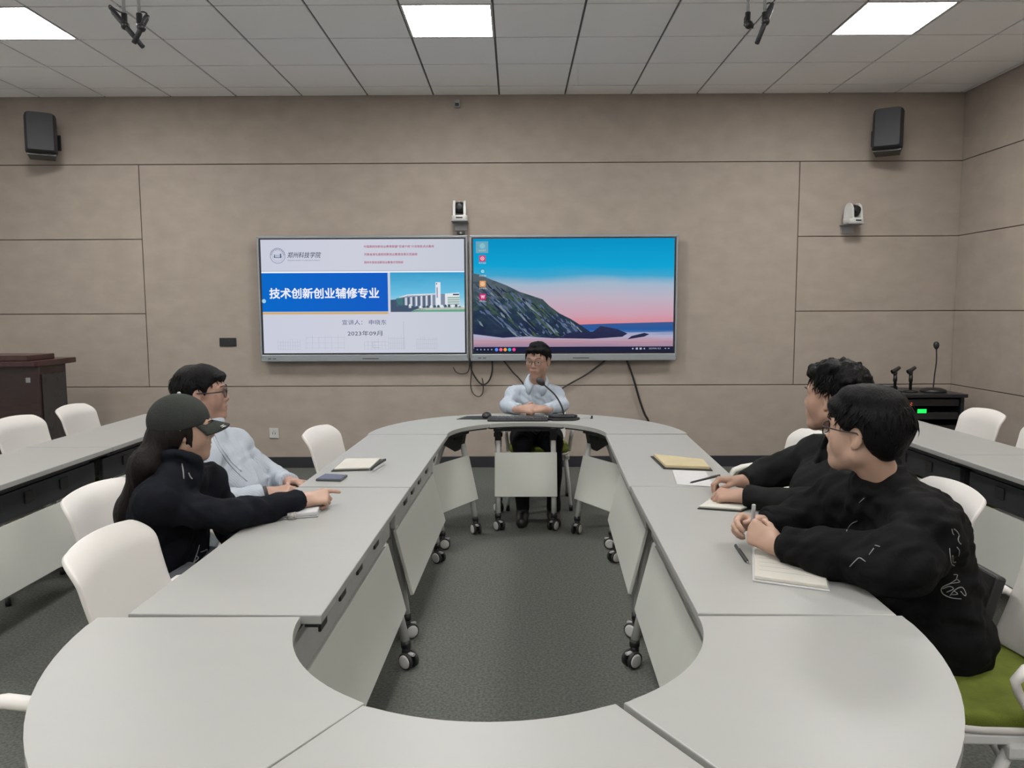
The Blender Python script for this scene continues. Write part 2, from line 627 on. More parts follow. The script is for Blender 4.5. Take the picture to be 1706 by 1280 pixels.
# local +y (panel side) must look into the ring
t0 = straight_table('straight white folding table at the left, beside the woman in the cap')
n1, n2 = Vector((-.484, 1.825)), Vector((-.452, 3.200))
f1, f2 = Vector((-.450, 3.208)), Vector((-.412, 4.576))
q1, q2 = Vector((.450, 1.832)), Vector((.490, 3.202))
s1, s2 = Vector((.484, 3.212)), Vector((.545, 4.582))


def place_edge(a, b, t, W=.485):
    """put a straight table so that its inner edge runs from a to b, the ring on its +y side"""
    d = (b - a).normalized()
    nrm = Vector((-d.y, d.x))
    c = (a + b) / 2 - nrm * (W / 2)
    t.location = (c.x, c.y, 0)
    t.rotation_euler = (0, 0, math.atan2(d.y, d.x))


# left tables: ring lies at +x, so walk from far to near to keep it on the left hand
place_edge(n2, n1, t0)
t1 = None
for a, b, lab in ((f2, f1, 'straight white folding table at the left with the phone on it'),
                  (q1, q2, 'straight white folding table at the right where two men rest their hands'),
                  (s1, s2, 'straight white folding table at the right holding only the yellowed notebook')):
    if a is q1:
        tq = dup(t0, label=lab)
        place_edge(a, b, tq)
        tq.location.z = .0006
    elif t1 is None:
        t1 = straight_table(lab, foot=.188, inset=.155)
        place_edge(a, b, t1)
    else:
        place_edge(a, b, dup(t1, label=lab))

RING_FAR, RING_NEAR = Vector((.068, 4.588)), Vector((-.042, 1.822))
a0 = arc_table('curved white table in the middle of the far end, before the speaker')


def place_arc(t, c, deg, dx=0.0, dy=0.0, tw=0.0):
    a = math.radians(deg)
    t.location = (c.x + .725 * math.sin(a) + dx, c.y + .725 * math.cos(a) + dy, 0)
    t.rotation_euler = (0, 0, PI - a + tw)


place_arc(a0, RING_FAR, 0)
near_proto = []


def arc_near(lab):
    if not near_proto:
        near_proto.append(arc_table(lab, .485, .986))
        return near_proto[0]
    return dup(near_proto[0], label=lab)


for c, deg, lab, dx, dy, tw in ((RING_FAR, -60, 'curved white table at the far end under the left screen', 0, 0, 0),
                                (RING_FAR, 60, 'curved white table at the far end under the right screen', 0, 0, 0),
                                (RING_NEAR, -120, 'curved white table at the near left corner, cut by the frame', -.006, 0, 0),
                                (RING_NEAR, 120, 'curved white table at the near right corner with a green seat beside it', .004, 0, 0),
                                (RING_NEAR, 180, 'curved white table at the bottom middle, nearest the camera', -.008, -.006, .008)):
    t = dup(a0, label=lab) if c is RING_FAR else arc_near(lab)
    place_arc(t, c, deg, dx, dy, tw)
    t.location.z = .0012 if c is RING_FAR or deg == 180 else 0

# side rows of straight tables, panels towards the ring
r0 = straight_table('white row table by the left wall whose end reaches the back wall', 1.368, .49, 'dark_metal')
r0['group'] = 'row tables along the side walls'
place_edge(Vector((-2.245, 5.57)), Vector((-2.245, 4.20)), r0, .49)
for a, b, lab in (((-2.245, 4.195), (-2.245, 2.825), 'white row table at the left edge, nearer one with the long hanging panel'),
                  ((2.225, 3.885), (2.225, 5.255), 'white row table at the right wall, end beside the black cabinet'),
                  ((2.225, 2.510), (2.225, 3.880), 'white row table at the right edge behind the man in the embroidered jacket')):
    place_edge(Vector(a), Vector(b), dup(r0, label=lab, group='row tables along the side walls'), .49)


# ------------------------------------------------------------------ chairs
def make_chair(label):
    """faces +y, origin on the floor under the seat's middle"""
    root = thing('chair', label, 'chair', group='white chairs with green seats')
    s_ = MB().m('green')
    pts = []
    for k in range(32):
        a = 2 * PI * k / 32
        n = 5.0
        pts.append((.225 * math.copysign(abs(math.cos(a)) ** (2 / n), math.cos(a)), .215 * math.copysign(abs(math.sin(a)) ** (2 / n), math.sin(a))))
    rows = []
    for sc, z in ((.97, .432), (1.0, .440), (1.0, .458), (.975, .468), (.90, .473), (.6, .476), (.2, .4765), (.0, .4767)):
        rows.append([Vector((x * sc, y * sc + .01, z)) for x, y in pts] + [Vector((pts[0][0] * sc, pts[0][1] * sc + .01, z))])
    s_.grid(rows)
    s_.build('seat', root)
    f = MB().m('chair')
    rows = []
    for sc, z in ((.0, .408), (.3, .408), (.9, .410), (.99, .416), (1.0, .430), (.97, .435)):
        rows.append([Vector((x * sc, y * sc + .01, z)) for x, y in pts] + [Vector((pts[0][0] * sc, pts[0][1] * sc + .01, z))])
    f.grid(rows)
    f.build('seat_shell', root)
    # backrest
    b = MB().m('chair')
    z0, z1, hw, r = .475, .850, .230, .055
    NV, NU = 26, 22
    P = []
    for i in range(NV + 1):
        v = i / NV
        v = 1 - (1 - v) ** 1.5 if v > .5 else v * (1 - .5 ** 1.5) / .5
        z = z0 + (z1 - z0) * v
        wv = hw * (.93 + .07 * v)
        top = z1 - z
        bot = z - z0
        if top < r:
            wv -= r - math.sqrt(max(0, r * r - (r - top) ** 2))
        if bot < r * .6:
            q = r * .6
            wv -= q - math.sqrt(max(0, q * q - (q - bot) ** 2))
        row = []
        for j in range(NU + 1):
            u = -1 + 2 * j / NU
            x = u * wv
            y = -.175 - .120 * v + .035 * (x / hw) ** 2 - .016 * math.sin(PI * min(1, v * 1.1)) * 0.6
            y -= .034 * max(0, (v - .80) / .20) ** 2
            row.append(Vector((x, y, z - .020 * (x / hw) ** 2 * v)))
        P.append(row)
    b.grid(P)
    o = b.build('backrest', root)
    sm = o.modifiers.new('thickness', 'SOLIDIFY')
    sm.thickness = .014
    sm.offset = 0
    bv = o.modifiers.new('round', 'BEVEL')
    bv.width = .004
    bv.segments = 2
    bv.limit_method = 'ANGLE'
    for x in (-1, 1):
        a = MB().m('chair')
        a.tube([(x * .218, -.232, .60), (x * .240, -.19, .625), (x * .254, -.10, .632), (x * .256, .0, .618), (x * .256, .045, .602), (x * .252, .068, .572),
                (x * .246, .055, .54), (x * .240, .01, .47), (x * .232, -.01, .415)],
               [.015, .018, .020, .020, .019, .016, .015, .015, .016], 10, flat=.75)
        a.build('armrest', root)
        a = MB().m('white_metal').box(x * .205 - .014, -.18, .385, x * .205 + .014, .20, .412, .005)
        a.box(x * .205 - .028, -.045, .352, x * .205 + .028, .06, .392, .008)
        a.build('side_rail', root)
        for y0, y1 in ((.04, .215), (-.03, -.235)):
            l = MB().m('white_metal').tube([(x * .205, y0, .375), (x * .222, (y0 + y1) / 2, .20), (x * .235, y1, .03)], [.016, .0135, .011], 12)
            lg = l.build('leg', root)
            MB().m('black_plastic').tube([(x * .2342, y1 * .985, .045), (x * .2355, y1, .002)], [.0135, .0145], 12).build('leg_tip', lg)
    for y in (-.2,):
        k = MB().m('chair').tube([(-.07, y + .02, .41), (-.07, y - .015, .44), (-.07, y - .02, .53)], .014, 10)
        k.tube([(.07, y + .02, .41), (.07, y - .015, .44), (.07, y - .02, .53)], .014, 10)
        k.build('back_support', root)
    return root


ch0 = make_chair('white plastic chair at the near left, empty, backrest above the table edge')
ch0.location = (-.905, 2.165, 0)
ch0.rotation_euler = (0, 0, -PI / 2 + .02)
LEFT, RIGHT = -PI / 2, PI / 2
for x, y, rz, lab in (
        (-1.03, 1.36, LEFT, 'white chair at the bottom left corner, only armrest and seat in view'),
        (-1.262, 2.76, LEFT - .06, 'white chair in which the woman in the cap sits'),
        (-1.20, 3.44, LEFT, 'white chair in which the man in the striped shirt sits'),
        (-.800, 4.125, LEFT - .12, 'empty white chair below the wall socket, behind the left tables'),
        (-2.770, 5.24, LEFT + .05, 'white chair in the left row, nearest the back wall, before the panelling'),
        (-2.780, 4.62, LEFT - .03, 'white chair in the left row beside the wooden podium'),
        (-2.800, 3.99, LEFT, 'white chair in the left row, its green seat under the row table'),
        (1.28, 3.93, RIGHT + .10, 'empty white chair with visible armrest, left of the curly-haired man'),
        (1.31, 2.77, RIGHT - .05, 'white chair in which the curly-haired man sits'),
        (1.31, 2.065, RIGHT - .04, 'white chair with green seat under the man in the embroidered jacket'),
        (2.690, 4.83, RIGHT - .05, 'white chair in the right row, next to the black cabinet'),
        (2.690, 4.20, RIGHT - .03, 'white chair in the right row cut by the picture edge'),
        (.175, 5.80, PI, 'white chair in which the speaker sits')):
    dup(ch0, (x, y, 0), rz, lab)

# ------------------------------------------------------------------ displays
def text_geo(body, bold=0.0):
    c = bpy.data.curves.new('lettering', 'FONT')
    c.body = body
    c.offset = bold
    c.resolution_u = 2
    o = bpy.data.objects.new('lettering', c)
    COL.objects.link(o)
    dg = bpy.context.evaluated_depsgraph_get()
    me = bpy.data.meshes.new_from_object(o.evaluated_get(dg))
    V = [(v.co.x, v.co.y) for v in me.vertices]
    F = [tuple(p.vertices) for p in me.polygons]
    bpy.data.objects.remove(o)
    bpy.data.curves.remove(c)
    bpy.data.meshes.remove(me)
    return V, F


def smooth_path(pts, n=10):
    P = [Vector(p) for p in pts]
    Q = [P[0] * 2 - P[1]] + P + [P[-1] * 2 - P[-2]]
    o = []
    for i in range(1, len(Q) - 2):
        for k in range(n):
            t_ = k / n
            a, b_, c, d = Q[i - 1], Q[i], Q[i + 1], Q[i + 2]
            o.append(.5 * ((2 * b_) + (c - a) * t_ + (2 * a - 5 * b_ + 4 * c - d) * t_ ** 2 + (3 * b_ - a - 3 * c + d) * t_ ** 3))
    o.append(P[-1])
    return o


def smooth_path2(st, n=5):
    return [(p.x, p.y) for p in smooth_path([(a, b, 0) for a, b in st], n)] if len(st) > 2 else st


class Flat(MB):
    """flat picture on a wall-parallel plane; s from 0 to 1 across, t from 0 to 1 down"""

    def __init__(s, x0, z1, x1, z0, y):
        super().__init__()
        s.x0, s.z1, s.x1, s.z0, s.y = x0, z1, x1, z0, y
        s.n = 0

    def P(s, a, b):
        return s.bm.verts.new((s.x0 + a * (s.x1 - s.x0), s.y - s.n * .0004, s.z1 + b * (s.z0 - s.z1)))

    def lay(s, k):
        s.n = k
        return s

    def quad(s, a0, b0, a1, b1):
        s._f([s.P(a0, b0), s.P(a0, b1), s.P(a1, b1), s.P(a1, b0)])
        return s

    def poly(s, pts):
        s._f([s.P(*p) for p in pts])
        return s

    def disc(s, a, b, r, n=28, inner=0.0):
        asp = (s.x1 - s.x0) / (s.z1 - s.z0)
        o = [(a + r * math.cos(2 * PI * k / n), b + r * asp * math.sin(2 * PI * k / n)) for k in range(n)]
        if inner:
            i_ = [(a + inner * math.cos(2 * PI * k / n), b + inner * asp * math.sin(2 * PI * k / n)) for k in range(n)]
            for k in range(n):
                s._f([s.P(*o[k]), s.P(*o[(k + 1) % n]), s.P(*i_[(k + 1) % n]), s.P(*i_[k])])
        else:
            s.poly(o)
        return s

    def text(s, body, a0, b0, a1, b1, bold=0.0, shear=0.0):
        V, F = text_geo(body)
        xs = [v[0] for v in V]
        ys = [v[1] for v in V]
        mx, my = min(xs), min(ys)
        w_, h_ = max(xs) - mx, max(ys) - my
        n0 = s.n
        for q, (ox, oy) in enumerate(((0, 0), (bold, 0), (0, bold), (bold, bold)) if bold else ((0, 0),)):
            s.n = n0 + q * .1
            vs = []
            for x, y in V:
                f = (y - my) / h_
                vs.append(s.P(a0 + (x - mx) / w_ * (a1 - a0) + shear * f + ox * .08, b1 + f * (b0 - b1) + oy * .14))
            for f in F:
                s._f([vs[i] for i in f])
        s.n = n0
        return s


def display_body(label, xa, xb, zt, zb, yf):
    """silver rimmed display; returns the thing and the picture rectangle"""
    t = thing('wall_display', label, 'display', ((xa + xb) / 2, YB, 0), 0, 'pair of wall displays')
    cx = (xa + xb) / 2
    f = MB().m('tvback').box(xa - cx + .02, yf + .012, zb + .03, xb - cx - .02, -.03, zt - .02, .006)
    f.build('back_housing', t)
    w = .024
    f = MB().m('silver')
    f.box(xa - cx, yf - .004, zt - w, xb - cx, yf + .035, zt, .006)
    f.box(xa - cx, yf - .004, zb, xb - cx, yf + .045, zb + .066, .007)
    f.box(xa - cx, yf - .004, zb + .03, xa - cx + .018, yf + .035, zt - .005, .005)
    f.box(xb - cx - .018, yf - .004, zb + .03, xb - cx, yf + .035, zt - .005, .005)
    f.m('tvback')
    f.box(xa - cx + .95, yf - .006, zb + .024, xa - cx + 1.10, yf - .001, zb + .030)
    f.m('dark_metal')
    f.box(xa - cx + .07, yf - .006, zb + .026, xa - cx + .10, yf - .001, zb + .032)
    f.box(xa - cx + .115, yf - .006, zb + .026, xa - cx + .145, yf - .001, zb + .032)
    f.build('frame', t)
    return t, cx


E_ = lambda name, h, k=1.0: emit(name, h, SCREEN * k)
YS = -.098
xa, xb, zt, zb = -2.372, -.436, 2.177, 1.020
t, cx = display_body('left wall display showing a slide with a blue title banner', xa, xb, zt, zb, YS)
X0, X1, Z1, Z0 = xa - cx + .022, xb - cx - .022, zt - .022, zb + .070


def rim_quad(name, t):
    f = Flat(X0 - .006, Z1 + .006, X1 + .006, Z0 - .006, YS + .003)
    f.m('tvback').quad(0, 0, 1, 1)
    f.build('black_rim', t)


rim_quad('black_rim', t)
px0, px1, pz1, pz0 = X0 + .012, X1 - .010, Z1 - .012, Z0 + .010


def flat(k=0):
    f = Flat(px0, pz1, px1, pz0, YS + .002)
    return f.lay(k)


SL = ramp_emit('slide_ground', [(0, 'd3d6e6'), (.5, 'd6d8e6'), (1, 'cdd2e0')], 'X', SCREEN * 1.12)
s = flat(0).m(SL).quad(0, 0, 1, 1).lay(1)
s.m(E_('slide_line', '9aa0a8')).quad(0, .274, 1, .277)
s.m(E_('slide_white', 'eef2ff', 1.2)).quad(.0, .278, 1, .292)
sk = E_('slide_sketch', 'bcc1d0', 1.1)
s.m(sk)
rnd = random.Random(3)
for a0_, b0_, a1_, b1_, n_ in ((.07, .87, .18, .97, 9), (.21, .83, .40, .97, 6), (.50, .87, .62, .97, 7), (.62, .84, .70, .97, 9), (.76, .85, .86, .97, 10)):
    for k in range(n_ + 1):
        a = a0_ + (a1_ - a0_) * k / n_
        s.quad(a, b0_ + rnd.random() * .03, a + .0014, b1_)
    for k in range(3):
        b = b0_ + .03 + (b1_ - b0_) * k / 3
        s.quad(a0_, b, a1_, b + .002)
s.quad(.695, .72, .697, .97).quad(.54, .90, .575, .905).quad(.54, .95, .575, .955).quad(.54, .90, .543, .955)
scr = s.build('screen', t, fix=False)
b = flat(2).m(ramp_emit('banner_blue', [(0, '0f74dc'), (1, '1b66d6')], 'X', SCREEN)).quad(0, .292, .622, .632)
b.m(E_('banner_stripe', 'e2bd84')).quad(.0, .636, .622, .655)
b.lay(3).m(E_('banner_text', 'f2f6ff', 1.15)).text('技术创新创业辅修专业', .036, .422, .576, .512, .032)
b.m(E_('banner_dot', 'a8d8f4', 1.1)).disc(.008, .537, .010)
b.build('title_banner', scr, fix=False)
b = flat(3)
b.m(E_('slide_ink', '56608c')).text('宣讲人： 申晓东', .392, .705, .612, .750)
b.m(E_('slide_ink_dark', '434a64')).text('2023年09月', .418, .802, .590, .848)
b.m(E_('slide_red', 'b8456c'))
b.text('中国高校创新创业教育联盟“百城千校”计划首批试点基地', .508, .052, .852, .074, .004)
b.text('河南省深化高校创新创业教育改革示范高校', .508, .120, .770, .143, .004)
b.text('郑州市首批创新创业教育示范院校', .508, .190, .700, .212, .004)
b.build('slide_text', scr, fix=False)
b = flat(3).m(E_('seal_ink', '44597f'))
b.disc(.083, .140, .0375, inner=.0358)
b.disc(.083, .140, .0275, inner=.0268)
for k in range(12):
    a = PI * (1.05 + .9 * k / 11)
    b.disc(.083 + .0317 * math.cos(a), .140 + .0317 * 1.80 * math.sin(a), .0022, 8)
b.quad(.060, .148, .106, .151).quad(.066, .130, .070, .158).quad(.095, .122, .101, .158).quad(.071, .135, .094, .138).quad(.066, .155, .100, .159)
b.m(E_('school_ink', '3d4c63')).text('郑州科技学院', .130, .108, .292, .160, .004, .006)
b.m(E_('school_ink_small', '7d8796')).text('ZHENGZHOU UNIVERSITY OF SCIENCE AND TECHNOLOGY', .131, .176, .292, .186)
b.build('school_logo', scr, fix=False)
# campus picture on the slide
b = flat(2)
b.m(ramp_emit('campus_sky', [(0, 'd0ecf6'), (.45, '74cdf2'), (1, '3fa9d8')], 'Z', SCREEN * 1.05, (.2, 3, (1, 1, 2)))).quad(.634, .290, 1, .637)
cp = b.build('campus_picture', scr, fix=False)
b = flat(4)
wh, gy, dk = E_('campus_white', 'eef2f8', 1.1), E_('campus_grey', '8d9bb0'), E_('campus_dark', '4c5f78')
U = lambda a: .634 + .366 * (a - 150) / 1500
Vv = lambda v: .290 + .347 * (v - 35) / 815


def bp(m_, *pts):
    b.m(m_).poly([(U(a), Vv(v)) for a, v in pts])


bp(gy, (330, 545), (500, 505), (1060, 480), (1060, 760), (330, 760))
bp(wh, (330, 540), (500, 490), (1060, 470), (1060, 500), (500, 525), (330, 560))
b.lay(5)
for k in range(12):
    x = 400 + k * 52
    bp(wh if k % 2 else dk, (x, 560 - k * 5), (x + 26, 558 - k * 5), (x + 26, 730), (x, 730))
bp(wh, (1065, 240), (1165, 240), (1165, 740), (1065, 740))
b.lay(6)
bp(E_('campus_lilac', 'a8a2c0'), (1085, 345), (1110, 345), (1110, 560), (1085, 560))
bp(dk, (1078, 258), (1100, 258), (1100, 285), (1078, 285))
bp(gy, (1170, 480), (1255, 480), (1255, 740), (1170, 740))
bp(wh, (1255, 475), (1545, 455), (1560, 735), (1255, 740))
b.lay(7)
for k in range(4):
    bp(E_('campus_glass', 'a8c4bc'), (1305, 545 + k * 45), (1550, 540 + k * 45), (1550, 572 + k * 45), (1305, 575 + k * 45))
bp(dk, (1415, 480), (1540, 478), (1540, 508), (1415, 510))
bp(dk, (150, 600), (265, 590), (300, 700), (560, 720), (740, 770), (870, 800), (600, 850), (150, 850))
bp(E_('campus_teal', '4f8088'), (265, 570), (400, 560), (400, 720), (265, 740))
bp(E_('campus_ground', 'c8d2c8'), (740, 770), (1650, 745), (1650, 810), (600, 820))
bp(E_('campus_grass', '6fb592'), (600, 815), (1650, 795), (1650, 850), (560, 850))
for k in range(16):
    x = 520 + k * 72
    h_ = 690 + (k * 37) % 40
    bp(dk if k % 3 else wh, (x, h_ + 10), (x + 24, h_), (x + 46, h_ + 14), (x + 52, 770), (x - 6, 772))
b.build('campus_buildings', cp.parent, fix=False)
webcam_z = zt

# right display
xa, xb = -.418, 1.495
t, cx = display_body('right wall display showing a coastal sunset desktop', xa, xb, zt, zb, YS)
X0, X1, Z1, Z0 = xa - cx + .022, xb - cx - .022, zt - .022, zb + .070
rim_quad('black_rim', t)
px0, px1, pz1, pz0 = X0 + .012, X1 - .012, Z1 - .012, Z0 + .010
sky = ramp_emit('desktop_sky', [(0, 'ee9c86'), (.22, 'ee8e98'), (.32, 'dfaec0'), (.48, 'cfc2d4'), (.60, 'b2c8de'), (.68, '46b4e0'), (.76, '14b2e6'), (1, '0d9fd6')],
                'Z', SCREEN, (.10, 2.0, (1.2, 1, 2.5)))
s = flat(0).m(sky).quad(0, 0, 1, 1)
scr = s.build('screen', t, fix=False)
b = flat(1)
CU = lambda a: (a - 75) / 1550
CV = lambda v: (v - 120) / 885


def dp(m_, *pts):
    b.m(m_).poly([(CU(a), CV(v)) for a, v in pts])


dp(ramp_emit('desktop_sea', [(0, '5f8cc4'), (.35, '2c62ac'), (1, '46629c')], 'Z', SCREEN, (.5, 5, (1, 1, 12))), (850, 790), (1100, 782), (1625, 770), (1625, 860), (850, 860))
b.build('sea_picture', scr, fix=False)
b = flat(2)
dp(ramp_emit('desktop_beach', [(0, 'a08cae'), (.4, 'd0a4b4'), (.7, 'c2c4e4'), (1, '8292be')], 'Z', SCREEN * .95, (.8, 5, (1, 1, 9))),
   (70, 830), (600, 850), (900, 850), (1300, 852), (1625, 845), (1625, 975), (70, 975))
b.build('beach_picture', scr, fix=False)
b = flat(3)
hillm = ramp_emit('desktop_hill', [(0, '2c3656'), (.42, '34485c'), (.54, '46605e'), (.64, '4c5c68'), (.82, '66747e')], 'Z', SCREEN * .85, (1.5, 8, (1.5, 1, 1.2)))
dp(hillm, (70, 385), (120, 395), (200, 430), (330, 480), (430, 530), (520, 560), (610, 590), (660, 640), (740, 700), (830, 745), (900, 790), (980, 845), (900, 890),
   (700, 895), (480, 880), (300, 890), (70, 860))
b.lay(4)
rnd = random.Random(11)
HT = [(70, 385), (200, 430), (330, 480), (430, 530), (610, 590), (660, 640), (740, 700), (830, 745), (900, 790), (980, 845)]
cols = [E_('desktop_streak', '8a9ba6', .9), E_('desktop_mist', '66789c', .9), E_('desktop_dark', '2a3448', .9), E_('desktop_moss', '4f6650', .9), E_('desktop_shade', '3a4a66', .9)]
for q in range(110):
    a_ = 85 + 780 * rnd.random() ** 1.1
    vt = float(np.interp(a_, [h_[0] for h_ in HT], [h_[1] for h_ in HT])) + 22
    v_ = vt + (850 - vt) * rnd.random() ** 1.3
    ln_ = 40 + 110 * rnd.random()
    sl = .75 + .5 * rnd.random()
    far = min(a_ + ln_, 930)
    b.n = 4 + .004 * q
    up_, dn_ = [], []
    for i_ in range(6):
        f_ = i_ / 5
        x_ = a_ + (far - a_) * f_
        y_ = min(v_ + sl * (x_ - a_) + 10 * (rnd.random() - .5), 878)
        w_ = (1.5 + 5 * rnd.random()) * math.sin(PI * (f_ * .9 + .08)) + .5
        up_.append((x_ + w_, y_ - w_))
        dn_.append((x_ - w_, y_ + w_))
    for i_ in range(5):
        dp(cols[q % 5] if rnd.random() > .25 else cols[1], up_[i_], dn_[i_], dn_[i_ + 1], up_[i_ + 1])
b.lay(5)
rk = ramp_emit('desktop_rock', [(0, '2c3050'), (1, '46507c')], 'Z', SCREEN, (.4, 9, (4, 1, 4)))
dp(rk, (740, 895), (820, 850), (1000, 845), (1060, 800), (1120, 810), (1190, 825), (1270, 860), (1230, 885), (1000, 900))
dp(rk, (1270, 905), (1300, 880), (1400, 855), (1440, 865), (1400, 885))
b.build('hill_picture', scr, fix=False)
b = flat(5).m(E_('desktop_bar', '242842')).quad(0, .951, 1, 1)
b.lay(6)
for k in range(5):
    b.m(E_('bar_mark', 'a8b0c4')).disc(CU(100 + k * 28), .974, .0035, 10)
for k, c_ in enumerate(('5b8ef0', 'f06a84', 'f0a04a', '3cb4d4', 'ee4a8c')):
    b.m(E_('bar_icon_%d' % k, c_, 1.2)).disc(CU(250 + k * 34), .975, .0085, 20)
b.m(E_('bar_mark_r', 'c4c8d8')).quad(CU(1335), .962, CU(1352), .978).quad(CU(1365), .962, CU(1382), .978)
b.disc(CU(1312), .970, .004, 10).disc(CU(1402), .970, .004, 10).text('2023/09/06 18:31', CU(1437), .962, CU(1530), .976)
b.quad(CU(1560), .966, CU(1572), .972).quad(CU(1585), .966, CU(1598), .972)
b.build('taskbar', scr, fix=False)
for k, (v, c_, c2) in enumerate(((175, '7fd0e0', 'a0c4d0'), (272, 'e8487c', 'f6d4e0'), (370, '2ea6d8', '9ee0f4'), (468, 'f0a868', 'f8e0c4'), (568, 'd8347c', 'f8d0e4'))):
    b = flat(5)
    if k == 0:
        b.m(E_('icon_select', '7cb6cc', 1.0)).quad(CU(95), CV(140), CU(190), CV(230))
    b.lay(6).m(E_('icon_base_%d' % k, c_))
    a_, t_ = CU(145), CV(v)
    if k in (0, 2):
        b.disc(a_, t_, .0145)
    else:
        b.quad(a_ - .0155, t_ - .027, a_ + .0155, t_ + .027)
    b.lay(7).m(E_('icon_mark_%d' % k, c2, 1.15))
    if k == 4:
        b.text('W', a_ - .0095, t_ - .015, a_ + .0095, t_ + .015, .02)
    elif k == 2:
        b.text('e', a_ - .008, t_ - .013, a_ + .008, t_ + .013, .02)
    else:
        b.disc(a_, t_, .0095, inner=.006).disc(a_, t_, .003, 12)
    b.m(E_('icon_caption_%d' % k, 'dfe6f0')).text(('会议软件', '电子白板', '浏览器', '文件管理', 'WPS Office')[k], a_ - .0175, t_ + .032, a_ + .0175, t_ + .047)
    b.build('desktop_icon', scr, fix=False)


# ------------------------------------------------------------------ things on and by the back wall
def speaker(label, cx, turn):
    t = thing('wall_speaker', label, 'speaker', (cx, YB, 3.055), 0, 'pair of wall loudspeakers')
    body = MB().m('speaker')
    T = Matrix.Translation((0, -.22, .0)) @ Matrix.Rotation(turn, 4, 'Z') @ Matrix.Rotation(math.radians(-7), 4, 'X')
    pts = [(-.105, .11), (.105, .11), (.125, -.03), (.115, -.08)]
    for k in range(9):
        a = -.55 + 1.1 * k / 8
        pts.append((-.2 * math.sin(a) * .95, -.10 - .035 * math.cos(a) ))
    pts += [(-.115, -.08), (-.125, -.03)]
    body.prism([p for p in pts], -.165, .165, T, bev=.008)
    body.m('black_plastic').prism([(-.10, .10), (.10, .10), (.112, -.05), (-.112, -.05)], -.192, -.16, T, bev=.004)
    body.build('cabinet', t)
    MB().m('dark_metal').tube([(0, -.14, -.02), (0, -.04, -.02), (0, 0, -.02)], .018, 10).box(-.05, -.012, -.09, .05, 0, .05, .003).build('wall_bracket', t)


speaker('dark wall loudspeaker high on the left part of the back wall', -4.22, .50)
speaker('dark wall loudspeaker high on the right, near the corner', 3.31, -.50)


def ptz(label, cx, cz, turn):
    t = thing('tracking_camera', label, 'camera', (cx, YB, cz), 0, 'white tracking cameras')
    MB().m('grey_plastic').box(-.075, -.20, -.012, .075, 0, 0, .003).box(-.06, -.012, -.08, .06, 0, .0, .003).build('shelf_bracket', t)
    R = Matrix.Translation((0, -.115, 0)) @ Matrix.Rotation(turn, 4, 'Z')
    b = MB().m('cam_white')
    sq = []
    for k in range(28):
        a = 2 * PI * k / 28
        sq.append((.076 * math.copysign(abs(math.cos(a)) ** .55, math.cos(a)), .072 * math.copysign(abs(math.sin(a)) ** .55, math.sin(a))))
    rows = []
    for sc, z in ((.94, 0), (1, .006), (1, .034), (.95, .044), (.6, .046)):
        rows.append([R @ Vector((x * sc, y * sc, z)) for x, y in sq + sq[:1]])
    b.grid(rows)
    b.m('black_plastic').box(-.03, -.0735, .014, .03, -.066, .026, .002, R)
    b.build('base', t)
    b = MB().m('cam_white')
    for s_ in (-1, 1):
        T = R @ Matrix(((0, 0, 1, s_ * .0475), (1, 0, 0, 0), (0, 1, 0, 0), (0, 0, 0, 1)))
        pr = [(-.060, .044), (.060, .044)] + [(.050 * math.cos(a), .118 + .064 * math.sin(a)) for a in [PI * k / 10 for k in range(11)]]
        b.prism(pr, -.0115, .0115, T, bev=.004)
    b.build('yoke', t)
    b = MB().m('tvback')
    b.lathe([(.046, -.034), (.052, -.028), (.052, .028), (.046, .034)], R @ Vector((0, 0, .115)), R.to_3x3() @ Vector((1, 0, 0)), 28)
    b.lathe([(.030, 0), (.030, .014), (.026, .016), (.0, .010)], R @ Vector((0, -.048, .118)), R.to_3x3() @ Vector((0, -1, 0)), 24)
    b.m('cam_white').ball(R @ Vector((0, -.040, .165)), .006, 10, 6)
    b.build('camera_head', t)


ptz('white tracking camera on a small shelf above the two screens', -.503, 2.305, 0)
ptz('white tracking camera on a small shelf at the right of the back wall', 3.075, 2.265, .30)
wb = thing('webcam', 'small dark webcam clipped on the top edge of the left screen', 'webcam', (-.497, YB - .085, 2.178))
MB().m('black_plastic').box(-.036, -.014, .004, .036, .014, .034, .006).tube([(-.02, 0, .008), (0, .012, -.004), (.02, 0, .008)], .006, 8).build('housing', wb)
MB().m('grey_plastic').lathe([(.010, 0), (.010, .003), (.006, .004), (0, .002)], (0, -.014, .019), (0, -1, 0), 16).build('lens', wb)
dt = thing('motion_sensor', 'tiny grey sensor box on the wall just under the ceiling', 'sensor', (-.524, YB, 3.365))
MB().m('grey_plastic').box(-.028, -.035, -.036, .028, 0, .036, .006).build('housing', dt)
MB().m('dark_metal').box(-.018, -.038, -.026, .018, -.034, .004, .002).build('sensor_window', dt)
sw = thing('wall_control_panel', 'small black control plate on the wall left of the screens', 'switch', (-2.706, YB, 1.203))
MB().m('tvback').box(-.078, -.012, -.040, .078, 0, .040, .003).build('plate', sw)
k_ = MB().m('dark_metal')
for i in range(4):
    k_.box(-.06 + i * .032, -.015, .010, -.042 + i * .032, -.011, .022, .001)
k_.build('button_row', sw)
so = thing('wall_socket', 'white wall socket low on the wall behind the left tables', 'socket', (-2.30, YB, .335))
MB().m('white_metal').box(-.045, -.010, -.048, .045, 0, .048, .003).build('cover', so)
MB().m('tvback').box(-.014, -.0112, -.012, -.009, -.0095, .008).box(.009, -.0112, -.012, .014, -.0095, .008).box(-.0025, -.0112, .014, .0025, -.0095, .022).build('slots', so)


